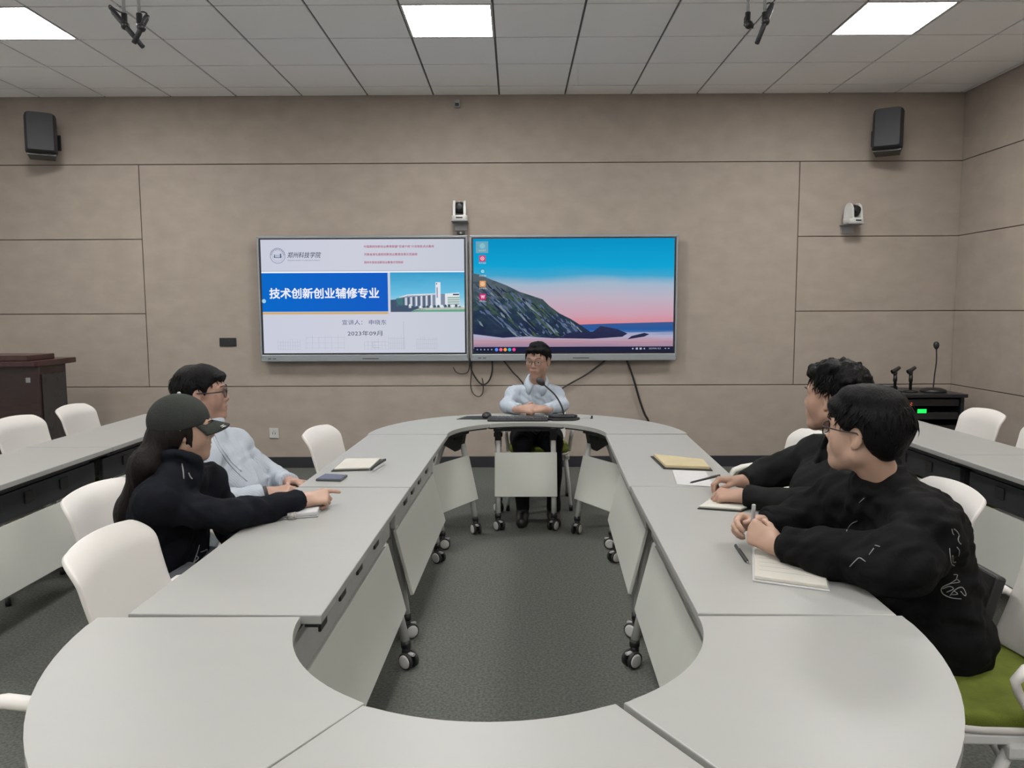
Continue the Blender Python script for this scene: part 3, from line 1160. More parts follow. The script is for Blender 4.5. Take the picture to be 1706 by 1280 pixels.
def cable(label, pts, r=.006, d=.02):
    P = [at(u, v, YB - d - (e[0] if e else 0)) for u, v, *e in pts]
    o = MB().m('black_plastic').tube(smooth_path(P), r, 8).build('cable')
    tag(o, label, 'cable', 'cables hanging below the displays')


cable('thin looped cable hanging lowest under the seam of the two displays', [(785, 598), (786, 615), (784, 640), (788, 655), (797, 661), (804, 655), (805, 640), (803, 630)], .0045, .03)
cable('black cable hanging in a U loop left of the speaker', [(783, 598), (786, 618), (797, 636), (806, 641), (815, 634), (820, 618), (820, 600)], .008, .045)
cable('faint thin cable in a shallow loop under the left display corner', [(755, 612), (760, 620), (770, 623), (780, 619), (783, 600)], .004, .02)
cable('short black cable going down behind the speaker from the display', [(838, 600), (848, 612), (856, 622), (866, 632), (876, 650), (880, 690)], .007, .04)
cable('black cable rising from behind the speaker to the right display', [(900, 672), (925, 655), (945, 642), (975, 625), (1000, 607), (1010, 599)], .0075, .03)
cable('thick black cable slanting down to the floor below the right display', [(1044, 600), (1050, 615), (1058, 640), (1066, 668), (1074, 690), (1081, 704), (1088, 740), (1093, 772)], .010, .03)

# podium at the left
pd = thing('podium', 'dark wooden podium standing by the back wall at the left edge', 'podium', (-4.20, 6.05, 0))
b = MB().m('wood')
b.prism([(-.45, 0), (.40, 0), (.385, .05), (.385, .40), (.36, .44), (-.45, .44)], .0, 1.06, bev=.006)
b.build('body', pd)
MB().m('lacquer').box(.386, .06, .06, .392, .39, .99, .002).build('side_panel', pd)
MB().m('wood_top').prism([(-.55, -.08), (.42, -.08), (.43, -.05), (.42, .40), (.42, .50), (-.55, .50)], 1.06, 1.105, bev=.006).build('worktop', pd)
MB().m('wood_top').box(-.55, -.06, 1.105, .36, .30, 1.150, .006).build('desk_panel', pd)
MB().m('grey_plastic').box(.30, -.006, .93, .335, .004, .97, .003).build('keyhole', pd)

# black equipment cabinet at the right
cb = thing('equipment_cabinet', 'black equipment cabinet in the right corner with lit green display', 'cabinet', (3.40, 6.48, 0))
b = MB().m('tvback')
b.box(-.42, 0, .03, -.39, .55, .735, .003).box(.39, 0, .03, .42, .55, .735, .003).box(-.42, .53, .03, .42, .55, .735).box(-.42, 0, .03, .42, .55, .06)
b.build('carcass', cb)
MB().m('tvback').box(-.44, -.02, .735, .44, .57, .765, .006).build('top_board', cb)
b = MB().m('black_plastic')
for i in range(5):
    b.box(-.385, .02, .66 - i * .115, .385, .5, .72 - i * .115, .003)
un = b.build('rack_units', cb)
MB().m(emit('led_green', (0.02, .9, .12), 1.2)).box(.035, .016, .600, .110, .021, .635).build('green_display', un)
MB().m(emit('led_red', (1.0, .16, .06), .7)).box(-.065, .016, .665, -.015, .021, .690).build('red_display', un)
MB().m(emit('led_blue', (.3, .6, .75), .6)).box(-.075, .016, .60, -.06, .021, .625).build('blue_lamp', un)
CT = .766


def gooseneck(name, label, base, head, tilt_pts, hexa=False):
    t = thing(name, label, 'microphone', base)
    hd = Vector(head) - Vector(base)
    b = MB().m('black_plastic')
    if hexa:
        pts = [(-.115, -.015), (-.07, -.062), (.085, -.062), (.118, -.005), (.09, .055), (-.08, .055)]
        b.prism(pts, 0, .018, bev=.004)
        b.prism([(x * .86, y * .80) for x, y in pts], .018, .036, bev=.006)
        b.m('dark_metal').box(-.03, -.045, .036, .03, -.025, .038)
    else:
        b.lathe([(0, 0), (.105, 0), (.108, .006), (.100, .022), (.06, .034), (.02, .038), (0, .038)], (0, 0, 0), (0, 0, 1), 32)
    b.build('base', t)
    P = smooth_path([Vector(p) for p in tilt_pts] + [hd], 8)
    MB().m('black_plastic').tube(P, .0055, 10).build('gooseneck', t)
    d = (P[-1] - P[-3]).normalized()
    MB().m('cover').lathe([(0, -.012), (.010, -.010), (.020, .006), (.024, .022), (.022, .042), (.012, .054), (0, .057)], P[-1], d, 20).build('foam_windscreen', t)


b_ = at(1555, 643, 6.66)
b_.z = CT
h_ = at(1560, 580, 6.66)
gooseneck('desk_microphone', 'tall gooseneck microphone on round base on the black cabinet', b_, h_, [(0, 0, .03), (.006, 0, .15), (.016, 0, .27)])
for u, lab in ((1491, 'short microphone clip stand on the cabinet, nearest the curly head'), (1517, 'short microphone clip stand in the middle of the cabinet top')):
    q = at(u, 641, 6.66)
    q.z = CT
    t = thing('microphone_stand', lab, 'microphone stand', q, 0, 'microphone stands on the cabinet')
    MB().m('black_plastic').lathe([(0, 0), (.06, 0), (.062, .005), (.055, .014), (.012, .02), (0, .02)], (0, 0, 0), (0, 0, 1), 24).build('base', t)
    MB().m('black_plastic').tube([(0, 0, .015), (0, 0, .09), (0, 0, .092), (0, 0, .15)], [.012, .012, .017, .015], 12).build('pole', t)
    c_ = MB().m('cover').tube([(-.004, 0, .145), (0, 0, .175)], [.014, .018], 12)
    c_.tube([(-.035, -.01, .175), (-.01, -.005, .186), (.035, .0, .215)], [.019, .019, .014], 12, cap=False)
    c_.build('clip', t)
q = at(1500, 640, 6.62)
t = thing('wireless_receiver', 'small black box lying behind the short microphone stands', 'receiver', (q.x - .06, 6.80, CT))
MB().m('tvback').box(-.10, -.06, 0, .10, .06, .042, .005).build('housing', t)
MB().m('grey_plastic').box(-.07, -.0615, .012, .07, -.0595, .03).build('front_plate', t)


# ------------------------------------------------------------------ ceiling microphones
def hanging(label, rod, ends, cab, y):
    top = at(rod[0][0], rod[0][1], y)
    bot = at(rod[1][0], rod[1][1], y)
    A, B = at(*ends[0], y - .01), at(*ends[1], y - .03)
    t = thing('hanging_microphone', label, 'microphone', (bot.x, bot.y, ZC), 0, 'ceiling microphones')
    o = Vector((bot.x, bot.y, ZC))
    MB().m('grey_plastic').tube([(0, 0, 0), bot - o], .008, 10).lathe([(.03, 0), (.03, -.008), (.01, -.02)], (0, 0, 0), (0, 0, 1), 20).build('rod', t)
    mid = A.lerp(B, .45)
    k = MB().m('black_plastic').tube([bot - o + Vector((0, 0, .012)), bot - o + Vector((0, 0, -.035)), mid - o], [.014, .014, .012], 10)
    k.ball(mid - o, .021, 12, 8)
    k.build('joint', t)
    k = MB().m('dark_metal').tube([A - o, A.lerp(B, .12) - o, A.lerp(B, .5) - o, B - o], [.010, .014, .0125, .0115], 12)
    k.build('microphone_tube', t)
    P = [at(u, v, y + .01) - o for u, v in cab]
    MB().m('black_plastic').tube(smooth_path(P), .0035, 8).build('cable', t)


hanging('hanging microphone at the left slanting down to the right', ((207, -60), (207, 27)), ((184, 14), (238, 78)), ((206, 21), (200, 20), (190, 14), (183, 9), (182, 13), (184, 18)), 3.9)
hanging('hanging microphone at the left slanting down to the left', ((231, -60), (232, 27)), ((246, 25), (223, 72)), ((233, 20), (240, 20), (245, 23)), 3.85)
hanging('short hanging microphone at the right, pointing to the next one', ((1245, -60), (1246, 25)), ((1240, 39), (1257, 44)), ((1244, 24), (1241, 30), (1240, 39)), 4.0)
hanging('long hanging microphone at the right, slanting steeply', ((1275, -60), (1274, 25)), ((1287, 6), (1261, 72)), ((1273, 20), (1273, 11), (1280, 5), (1287, 6)), 3.9)


# ------------------------------------------------------------------ things on the tables
def quadthing(pts, z0, z1):
    return [(p.x, p.y) for p in pts]


def notebook(label, pix, h=.016, paper='paper', cover='cover', over=.006, name='notebook', extra=None):
    """open book lying on the table: corners as seen in the photograph, in order"""
    P = [on(u, v, TZ + .0015) for u, v in pix]
    c = sum(P, Vector()) / len(P)
    t = thing(name, label, 'notebook', (c.x, c.y, TZ))
    L = [(p - c).xy for p in P]
    MB().m(cover).prism([l * (1 + over / .11) for l in L], .001, .005, bev=.0012).build('cover', t)
    b = MB().m(paper).prism([l * .985 for l in L], .005, h, bev=.003)
    b.m('grey_plastic')
    for k in range(6):     # ruled lines along the first edge's direction
        f = (k + 1) / 7
        a, d = L[0].lerp(L[3], f) * .86, L[1].lerp(L[2], f) * .86
        n_ = (d - a).normalized()
        q = Vector((-n_.y, n_.x)) * .0005
        b.prism([a - q, d - q, d + q, a + q], h, h + .0003)
    b.build('pages', t)
    return t, c, L


def pen(label, a, b, body='cover', tip='alu', r=.005, clip=True):
    a, b = Vector(a), Vector(b)
    t = thing('pen', label, 'pen', a)
    d = b - a
    n_ = d.normalized()
    MB().m(body).tube([d * .04, d * .10, d * .55, d * .98, d], [r * .5, r * .9, r, r, r * .8], 12).build('barrel', t)
    MB().m(tip).tube([Vector(), d * .045], [r * .15, r * .5], 10).build('tip', t)
    if clip:
        s_ = n_.cross(Vector((0, 0, 1)))
        s_ = s_.normalized() if s_.length > .2 else Vector((1, 0, 0))
        off = s_.cross(n_).normalized() * (r + .0015)
        MB().m('alu').tube([d * .70 + off, d * .97 + off], .0013, 6).build('clip', t)
    return t


nb, c, L = notebook('open black-covered notebook near the phone, pen along its edge', [(556, 785), (617, 783), (634, 767), (575, 768)], .014, 'paper', 'cover', .012)
pen('dark pen lying along the edge of the notebook behind the phone', on(615, 783, TZ + .022), on(642, 766, TZ + .022), 'cover', 'alu', .006)
P = [on(u, v, TZ) for u, v in ((526, 802), (568, 803), (579, 795), (541, 793))]
c = sum(P, Vector()) / 4
ph = thing('phone', 'smartphone with dark screen lying on the left table before the notebook', 'phone', (c.x, c.y, TZ))
L = [(p - c).xy for p in P]
MB().m('phone_case').prism(L, 0, .011, bev=.003).build('case', ph)
MB().m('phone').prism([l * .93 for l in L], .011, .0116).build('screen', ph)

nb2, c, L = notebook('thick open notebook under the hand of the woman in the cap', [(455, 866), (529, 861), (541, 833), (480, 836)], .020, 'paper_cool', 'grey_plastic', .004)
q0 = on(485, 863, TZ + .0)
k = MB().m('band')
e0, e1 = on(479, 866, TZ) - c, on(493, 866, TZ) - c
dirv = (on(492, 835, TZ) - on(486, 866, TZ)).normalized() * .17
rows = [[Vector((e.x, e.y, 0)) + dirv * f + Vector((0, 0, z - (TZ - TZ))) for f, z in ((-.03, .002), (-.03, .0225), (1.0, .0225))] for e in (e0, e1)]
k.grid(rows)
o = k.build('elastic_band', nb2)
sm = o.modifiers.new('thickness', 'SOLIDIFY')
sm.thickness = .002
pen('grey pen lying on the open notebook of the woman in the cap', on(516, 842, TZ + .027), on(539, 836, TZ + .027), 'grey_plastic', 'alu', .005)

notebook('cream-paged notebook with black cover alone on the right table', [(1108, 781), (1183, 784), (1172, 771), (1088, 762)], .020, 'paper_yellow', 'cover', .010)
P = [on(u, v, TZ) for u, v in ((1128, 808), (1190, 812), (1175, 786), (1120, 784))]
c = sum(P, Vector()) / 4
o = MB().m('paper_cool').prism([(p - c).xy for p in P], 0, .002).build('paper_sheet')
o.location = (c.x, c.y, TZ + .0005)
tag(o, 'white paper sheet under the pen of the curly-haired man', 'paper')
notebook('notebook lying under the folded hands of the curly-haired man', [(1164, 848), (1235, 853), (1290, 830), (1205, 822)], .014, 'paper', 'cover', .004)
notebook('open notebook under the hands of the man in the embroidered jacket', [(1256, 968), (1380, 985), (1370, 925), (1255, 915)], .016, 'paper', 'paper_cool', .004)
pen('black pen lying alone on the right table left of a notebook', on(1246, 938, TZ + .0065), on(1226, 909, TZ + .0065), 'cover', 'alu', .006)

# before the speaker
P = [on(u, v, TZ) for u, v in ((817, 702.5), (908, 702.5), (906, 697), (819, 697))]
c = sum(P, Vector()) / 4
kb = thing('keyboard', 'black keyboard lying on the table before the speaker', 'keyboard', (c.x, c.y - .012, TZ))
MB().m('cover').box(-.205, -.075, 0, .205, .075, .016, .005).build('case', kb)
k = MB().m('dark_metal')
for i in range(14):
    for j in range(5):
        k.box(-.19 + i * .0272, -.062 + j * .0255, .016, -.167 + i * .0272, -.040 + j * .0255, .021, .0015, seg=1)
k.build('keys', kb)
c = on(800, 697, TZ)
o = MB().m('cover').prism([(-.15, -.07), (.10, -.07), (.12, .09), (-.09, .09)], 0, .004, bev=.001).build('mouse_mat')
o.location = (c.x - .01, c.y + .0, TZ)
tag(o, 'black mat lying left of the keyboard on the far table', 'mat')
ms = thing('mouse', 'black computer mouse on the mat left of the speaker', 'mouse', (c.x + .045, c.y + .015, TZ + .004))
MB().m('cover').ball((0, 0, .012), (.034, .056, .026), 18, 10).build('shell', ms)
MB().m('dark_metal').ball((0, -.02, .037), (.004, .010, .004), 8, 6).build('wheel', ms)
c = at(937, 697, 5.20)
c.z = TZ
hd = at(905, 640, 5.22)
gooseneck('desk_microphone', 'gooseneck microphone with angular black base before the speaker', c, hd, [(.01, .01, .03), (-.004, .012, .09), (-.05, .016, .17)], True)
c = on(986, 698, TZ)
cl = thing('cable_clip', 'tiny black clip with thin lead at the right of the microphone base', 'clip', (c.x, c.y, TZ))
MB().m('cover').box(-.006, -.008, 0, .006, .008, .022, .002).box(-.012, -.006, 0, .002, .006, .008, .002).build('clip_body', cl)
MB().m('grey_plastic').tube(smooth_path([(0, 0, .006), (-.06, .01, .003), (-.13, .0, .003), (-.17, .01, .003)]), .0016, 6).build('lead', cl)

# ------------------------------------------------------------------ people: bodies and clothes grown as smooth solids
class Field:
    def __init__(s, h):
        s.h = h
        s.ops = []

    def rc(s, a, b, ra, rb, k=.02, fl=None):
        """rounded cone from a to b; fl = (axis, factor) flattens it along an axis"""
        s.ops.append(('rc', np.array(a, float), np.array(b, float), ra, rb, k, fl))
        return s

    def el(s, c, r, R=None, k=.02):
        s.ops.append(('el', np.array(c, float), np.array(r, float), np.eye(3) if R is None else np.array(R, float), k))
        return s

    def sub(s, c, r, R=None, k=.01):
        s.ops.append(('sub', np.array(c, float), np.array(r, float), np.eye(3) if R is None else np.array(R, float), k))
        return s

    def cut(s, c, n, rad):
        s.ops.append(('cut', np.array(c, float), np.array(n, float) / np.linalg.norm(n), rad))
        return s

    def fn(s, f, lo, hi):
        s.ops.append(('fn', f, np.array(lo, float), np.array(hi, float)))
        return s

    def box_of(s, o):
        if o[0] == 'rc':
            p = max(o[3], o[4]) + o[5] + 3 * s.h
            return np.minimum(o[1], o[2]) - p, np.maximum(o[1], o[2]) + p
        if o[0] in ('el', 'sub'):
            p = max(o[2]) + o[4] + 3 * s.h
            return o[1] - p, o[1] + p
        if o[0] == 'cut':
            return o[1] - o[3], o[1] + o[3]
        return o[2], o[3]

    def eval(s):
        B = [s.box_of(o) for o in s.ops if o[0] in ('rc', 'el')]
        lo = np.min([b[0] for b in B], 0) - 2 * s.h
        hi = np.max([b[1] for b in B], 0) + 2 * s.h
        n = np.ceil((hi - lo) / s.h).astype(int) + 1
        G = np.full(n, 1.0, np.float32)
        for o in s.ops:
            b0, b1 = s.box_of(o)
            i0 = np.clip(((b0 - lo) / s.h).astype(int), 0, n)
            i1 = np.clip(np.ceil((b1 - lo) / s.h).astype(int) + 1, 0, n)
            if np.any(i1 <= i0):
                continue
            sl = tuple(slice(a, c) for a, c in zip(i0, i1))
            ax = [lo[d] + s.h * np.arange(i0[d], i1[d]) for d in range(3)]
            P = np.stack(np.meshgrid(*ax, indexing='ij'), -1).astype(np.float32)
            g = G[sl]
            if o[0] == 'rc':
                _, a, b, ra, rb, k, fl = o
                ba = b - a
                q = P - a
                t = np.clip((q @ ba) / max(1e-9, ba @ ba), 0, 1)
                v = q - t[..., None] * ba
                if fl is not None:
                    axv = np.array(fl[0], float)
                    axv /= np.linalg.norm(axv)
                    v = v + (v @ axv)[..., None] * axv * (1 / fl[1] - 1)
                d = np.sqrt((v * v).sum(-1)) - (ra + (rb - ra) * t)
                hh = np.clip(.5 + .5 * (g - d) / k, 0, 1)
                G[sl] = d * hh + g * (1 - hh) - k * hh * (1 - hh)
            elif o[0] in ('el', 'sub'):
                _, c, r, R, k = o
                q = (P - c) @ R
                k0 = np.sqrt(((q / r) ** 2).sum(-1))
                k1 = np.sqrt(((q / (r * r)) ** 2).sum(-1)) + 1e-9
                d = k0 * (k0 - 1) / k1
                if o[0] == 'el':
                    hh = np.clip(.5 + .5 * (g - d) / k, 0, 1)
                    G[sl] = d * hh + g * (1 - hh) - k * hh * (1 - hh)
                else:
                    hh = np.clip(.5 - .5 * (g + d) / k, 0, 1)
                    G[sl] = g * (1 - hh) + (-d) * hh + k * hh * (1 - hh)
            elif o[0] == 'cut':
                _, c, nn, rad = o
                q = P - c
                d = q @ nn
                ins = np.sqrt((q * q).sum(-1)) < rad
                G[sl] = np.where(ins, np.maximum(g, d), g)
            else:
                G[sl] = o[1](P, g)
        return G, lo


def nets(G, lo, h):
    s = G < 0
    n = np.array(G.shape)
    cnt = np.zeros(n - 1, np.int8)
    for dx in (0, 1):
        for dy in (0, 1):
            for dz in (0, 1):
                cnt += s[dx:n[0] - 1 + dx, dy:n[1] - 1 + dy, dz:n[2] - 1 + dz]
    I = np.argwhere((cnt > 0) & (cnt < 8))
    vid = np.full(n - 1, -1, np.int32)
    vid[I[:, 0], I[:, 1], I[:, 2]] = np.arange(len(I))
    acc = np.zeros((len(I), 3))
    num = np.zeros(len(I))
    cs = [(a, b, c) for a in (0, 1) for b in (0, 1) for c in (0, 1)]
    val = {c: G[I[:, 0] + c[0], I[:, 1] + c[1], I[:, 2] + c[2]].astype(float) for c in cs}
    for c in cs:
        for d in range(3):
            if c[d] == 0:
                e = list(c)
                e[d] = 1
                e = tuple(e)
                va, vb = val[c], val[e]
                m = (va < 0) != (vb < 0)
                t = np.where(m, va / np.where(m, va - vb, 1), 0)
                p = np.array(c, float)[None] + np.zeros((len(I), 3))
                p[:, d] += t
                acc[m] += p[m]
                num[m] += 1
    V = lo + h * (I + acc / num[:, None])
    Q = []
    for d in range(3):
        e1, e2 = (d + 1) % 3, (d + 2) % 3
        a = [slice(None)] * 3
        b = [slice(None)] * 3
        a[d] = slice(0, n[d] - 1)
        b[d] = slice(1, n[d])
        A, B = s[tuple(a)], s[tuple(b)]
        E = np.argwhere(A != B)
        E = E[(E[:, e1] > 0) & (E[:, e2] > 0) & (E[:, e1] < n[e1] - 1) & (E[:, e2] < n[e2] - 1)]
        o = []
        for s1, s2 in ((1, 1), (0, 1), (0, 0), (1, 0)):
            c = E.copy()
            c[:, e1] -= s1
            c[:, e2] -= s2
            o.append(vid[c[:, 0], c[:, 1], c[:, 2]])
        q = np.stack(o, 1)
        flip = ~A[E[:, 0], E[:, 1], E[:, 2]]
        q[flip] = q[flip][:, ::-1]
        Q.append(q[(q >= 0).all(1)])
    return V, np.concatenate(Q)


def relax(V, Q, it=1, lam=.5):
    e = np.concatenate([Q[:, [0, 1]], Q[:, [1, 2]], Q[:, [2, 3]], Q[:, [3, 0]]])
    for _ in range(it):
        acc = np.zeros_like(V)
        num = np.zeros(len(V))
        for a, b in ((0, 1), (1, 0)):
            for d in range(3):
                acc[:, d] += np.bincount(e[:, a], V[e[:, b], d], len(V))
            num += np.bincount(e[:, a], minlength=len(V))
        V = V + lam * (acc / np.maximum(num, 1)[:, None] - V)
    return V


def field_mesh(F, name, mats, parent=None, it=1, org=None, matfn=None, extra=None):
    G, lo = F.eval()
    V, Q = nets(G, lo, F.h)
    V = relax(V, Q, it)
    if org is not None:
        V = V - np.array(org)
    me = bpy.data.meshes.new(name)
    vs, fs = V, Q
    nq = len(Q)
    polys = Q.tolist()
    mi = np.zeros(len(polys), np.int32)
    if matfn is not None:
        C = V[Q].mean(1) + (np.array(org) if org is not None else 0)
        mi = matfn(C).astype(np.int32)
    allv = V.tolist()
    if extra:
        base = len(allv)
        ev, ef = extra
        allv += [tuple(v) for v in ev]
        polys += [tuple(i + base for i in f) for f in ef]
        mi = np.concatenate([mi, np.zeros(len(ef), np.int32)])
    me.from_pydata(allv, [], polys)
    me.polygons.foreach_set('use_smooth', [True] * len(polys))
    me.polygons.foreach_set('material_index', mi)
    for m_ in mats:
        me.materials.append(M[m_])
    me.update()
    o = bpy.data.objects.new(name, me)
    COL.objects.link(o)
    if parent is not None:
        o.parent = parent
    return o


def wav(P, seed, f):
    r = np.random.RandomState(seed)
    o = 0
    for i in range(4):
        k = r.normal(size=3)
        k = k / np.linalg.norm(k) * f * (.7 + .6 * r.rand())
        k2 = r.normal(size=3)
        k2 = k2 / np.linalg.norm(k2) * f * .6
        o = o + np.sin(P @ k + 1.6 * np.sin(P @ k2 + r.rand() * 6) + r.rand() * 6)
    return o / 4


def npv(v):
    return np.array([v[0], v[1], v[2]], float)


def unit(v):
    v = npv(v)
    return v / np.linalg.norm(v)


def head_frame(fx, fy, pitch, roll=0.0):
    f = unit((fx, fy, 0))
    f = f * math.cos(pitch) + np.array([0, 0, math.sin(pitch)])
    r = unit(np.cross(f, [0, 0, 1]))
    u = np.cross(r, f)
    r2 = r * math.cos(roll) + u * math.sin(roll)
    u2 = u * math.cos(roll) - r * math.sin(roll)
    return np.stack([r2, f, u2], 1)          # columns: right, forward, up


def add_head(F, c, R, sc=1.0, slim=1.0, brow=1.0):
    L = lambda x, y, z: c + R @ (np.array([x * slim, y, z]) * sc)
    e = lambda p, r, k=.02, RR=None: F.el(L(*p), np.array(r) * sc, R if RR is None else RR, k)
    e((0, -.018, .028), (.0735 * slim, .096, .086))
    e((0, .022, .035), (.064 * slim, .066, .062), .03)
    e((0, .026, -.035), (.060 * slim, .060, .076), .03)
    F.rc(L(-.050, -.002, -.058), L(0, .066, -.100), .020 * sc, .019 * sc, .03)
    F.rc(L(.050, -.002, -.058), L(0, .066, -.100), .020 * sc, .019 * sc, .03)
    e((0, .074, -.098), (.020, .014, .015), .018)
    for x in (-1, 1):
        e((x * .038, .052, -.028), (.028, .027, .032), .03)
        F.rc(L(x * .014, .088, .024), L(x * .048, .068, .026), .010 * sc * brow, .010 * sc, .016)
    for x in (-1, 1):
        F.sub(L(x * .032, .101, .004), np.array((.019, .016, .012)) * sc, R, .012)
        e((x * .032, .073, .004), (.0150, .0130, .0125), .004)
    F.rc(L(0, .086, .014), L(0, .101, -.026), .0080 * sc, .0112 * sc, .014)
    for x in (-1, 1):
        e((x * .0125, .091, -.030), (.009, .010, .008), .009)
    e((0, .080, -.062), (.030, .020, .022), .018)
    e((0, .0885, -.0575), (.021, .0080, .0052), .008)
    e((0, .0872, -.0685), (.018, .0080, .0055), .008)
    F.sub(L(0, .0980, -.0630), np.array((.021, .009, .0016)) * sc, R, .003)
    for x in (-1, 1):
        th = x * .35
        Q = np.array([[math.cos(th), -math.sin(th), 0], [math.sin(th), math.cos(th), 0], [0, 0, 1]])
        RR = R @ Q
        e((x * .0775, -.012, -.004), (.0075, .019, .031), .008, RR)
        F.sub(L(x * .0885, -.006, .000), np.array((.0075, .0095, .017)) * sc, RR, .005)
        e((x * .076, -.004, -.030), (.006, .009, .009), .006)
    return L


def add_hand(F, W, fwd, up, side, curls, thumb=(.75, .65, -.25, .5), sc=1.0, spread=.0):
    """W wrist, fwd towards the knuckles, up = back of the hand, side=+1: the thumb lies on fwd x up"""
    W, fwd = npv(W), unit(fwd)
    up = npv(up)
    up = unit(up - fwd * (up @ fwd))
    lat = np.cross(fwd, up) * side            # towards the thumb
    kn = [(.088, .0285), (.091, .0095), (.086, -.0095), (.077, -.0275)]
    ln = [.070, .078, .072, .056]
    rr = [.0090, .0092, .0087, .0078]
    F.rc(W - fwd * .035, W + fwd * .012, .0255 * sc, .0235 * sc, .02, (up, .80))
    tips = []
    for i in range(4):
        b = W + (fwd * kn[i][0] + lat * kn[i][1]) * sc
        a = W + (fwd * .012 + lat * kn[i][1] * .55) * sc
        F.rc(a, b - up * .001, .0145 * sc, .0118 * sc, .014)
        th = 0
        p = b
        cs = curls[i]
        for j, f in enumerate((.46, .30, .24)):
            th += cs[j]
            d = unit(fwd * math.cos(th) - up * math.sin(th) + lat * spread * (1.5 - i) * math.cos(th))
            q = p + d * ln[i] * f * sc
            r0 = rr[i] * (1 - .07 * j)
            F.rc(p, q, r0 * sc, r0 * .94 * sc, .0035 if j else .006)
            p = q
        tips.append(p)
    b = W + (fwd * .026 + lat * .026 - up * .006) * sc
    F.rc(W + (fwd * .008 + lat * .012) * sc, b, .016 * sc, .0135 * sc, .014)
    d = unit(fwd * thumb[0] + lat * thumb[1] + up * thumb[2])
    m_ = b + d * .038 * sc
    F.rc(b, m_, .0125 * sc, .0100 * sc, .008)
    d2 = unit(d + (fwd - lat * .5) * thumb[3])
    F.rc(m_, m_ + d2 * .030 * sc, .0098 * sc, .0082 * sc, .004)
    return tips


FIST = [(1.35, 1.5, .9)] * 4
RELAX = [(.45, .55, .35), (.50, .60, .40), (.55, .65, .4), (.6, .65, .4)]


def hair_mesh(name, c, R, sc, parent, org, material, rad, ctr, line, noise=(.003, 70), lumps=(), seed=1, h=.004, tufts=0, tuft_len=.03, ears=True, curl=0.0):
    """cap of hair: an ellipsoid round the skull, cut off along a hairline line = [(y, lowest z)] in head space"""
    F = Field(h)
    L = lambda p: c + R @ (np.array(p) * sc)
    F.el(L(ctr), np.array(rad) * sc, R, .02)
    for p, r in lumps:
        F.el(L(p), np.array(r) * sc, R, .015)
    ys = [a[0] for a in line]
    zz = [a[1] for a in line]

    def fn(P, g):
        q = ((P - c) @ R) / sc
        zl = np.interp(q[..., 1], ys, zz)
        d = (zl + .004 * np.sin(q[..., 0] * 190 + seed) * (q[..., 1] > .03) - q[..., 2]) * sc
        q2 = q.copy()
        q2[..., 2] *= .35
        n = noise[0] * wav(q2.astype(float), seed, noise[1]) + noise[0] * .5 * wav(q2.astype(float), seed + 5, noise[1] * 2.3)
        if curl:
            n = n + curl * wav(q.astype(float), seed + 9, 170)
        g = g + np.where(np.abs(g) < .05, n, 0).astype(np.float32)
        k = .012
        hh = np.clip(.5 - .5 * (d - g) / k, 0, 1)
        return (g * hh + d * (1 - hh) + k * hh * (1 - hh)).astype(np.float32)
    m_ = max(rad) * sc + .06
    F.fn(fn, c - m_ - .05, c + m_ + .05)
    if ears:
        for x in (-1, 1):
            F.sub(L((x * .088, -.006, -.004)), np.array((.026, .024, .034)) * sc, R, .01)
    extra = None
    if tufts:
        rnd = np.random.RandomState(seed)
        ev, ef = [], []
        for t in range(tufts):
            a = rnd.rand() * 2 * PI
            zt_ = rnd.uniform(.0, 1)
            rr = math.sqrt(max(0, 1 - zt_ * zt_))
            dl = np.array([rr * math.cos(a), rr * math.sin(a), zt_])
            p = np.array(ctr) + dl * np.array(rad) * .97
            if p[2] < np.interp(p[1], ys, zz) + .012:
                continue
            nn = dl / np.array(rad)
            nn /= np.linalg.norm(nn)
            fl = np.array([dl[0] * .9, dl[1] * .8 + .25 * (dl[1] > 0), -.55]) + rnd.normal(size=3) * .25
            fl -= nn * (fl @ nn)
            fl /= np.linalg.norm(fl) + 1e-9
            sd = np.cross(nn, fl)
            ln_ = tuft_len * (.6 + .8 * rnd.rand())
            w_ = .0022 + .002 * rnd.rand()
            lift = .25 + .3 * rnd.rand()
            pts = []
            for j in range(5):
                s_ = j / 4
                cc = p + fl * ln_ * s_ + nn * (lift * ln_ * s_ * (1 - s_ * .9))
                if curl:
                    cc = cc + (nn * math.sin(s_ * 5) * .5 + sd * math.cos(s_ * 5 + t)) * .008 * s_
                ww = w_ * (1 - s_) ** .6 + .0002
                pts.append((cc - sd * ww, cc + nn * ww, cc + sd * ww))
            b = len(ev)
            for tri in pts:
                for v in tri:
                    ev.append(c + R @ (v * sc) - np.array(org))
            for j in range(4):
                for k in range(3):
                    k2 = (k + 1) % 3
                    ef.append((b + j * 3 + k, b + j * 3 + k2, b + j * 3 + 3 + k2, b + j * 3 + 3 + k))
        extra = (ev, ef)
    return field_mesh(F, name, [material], parent, 1, org, None, extra)


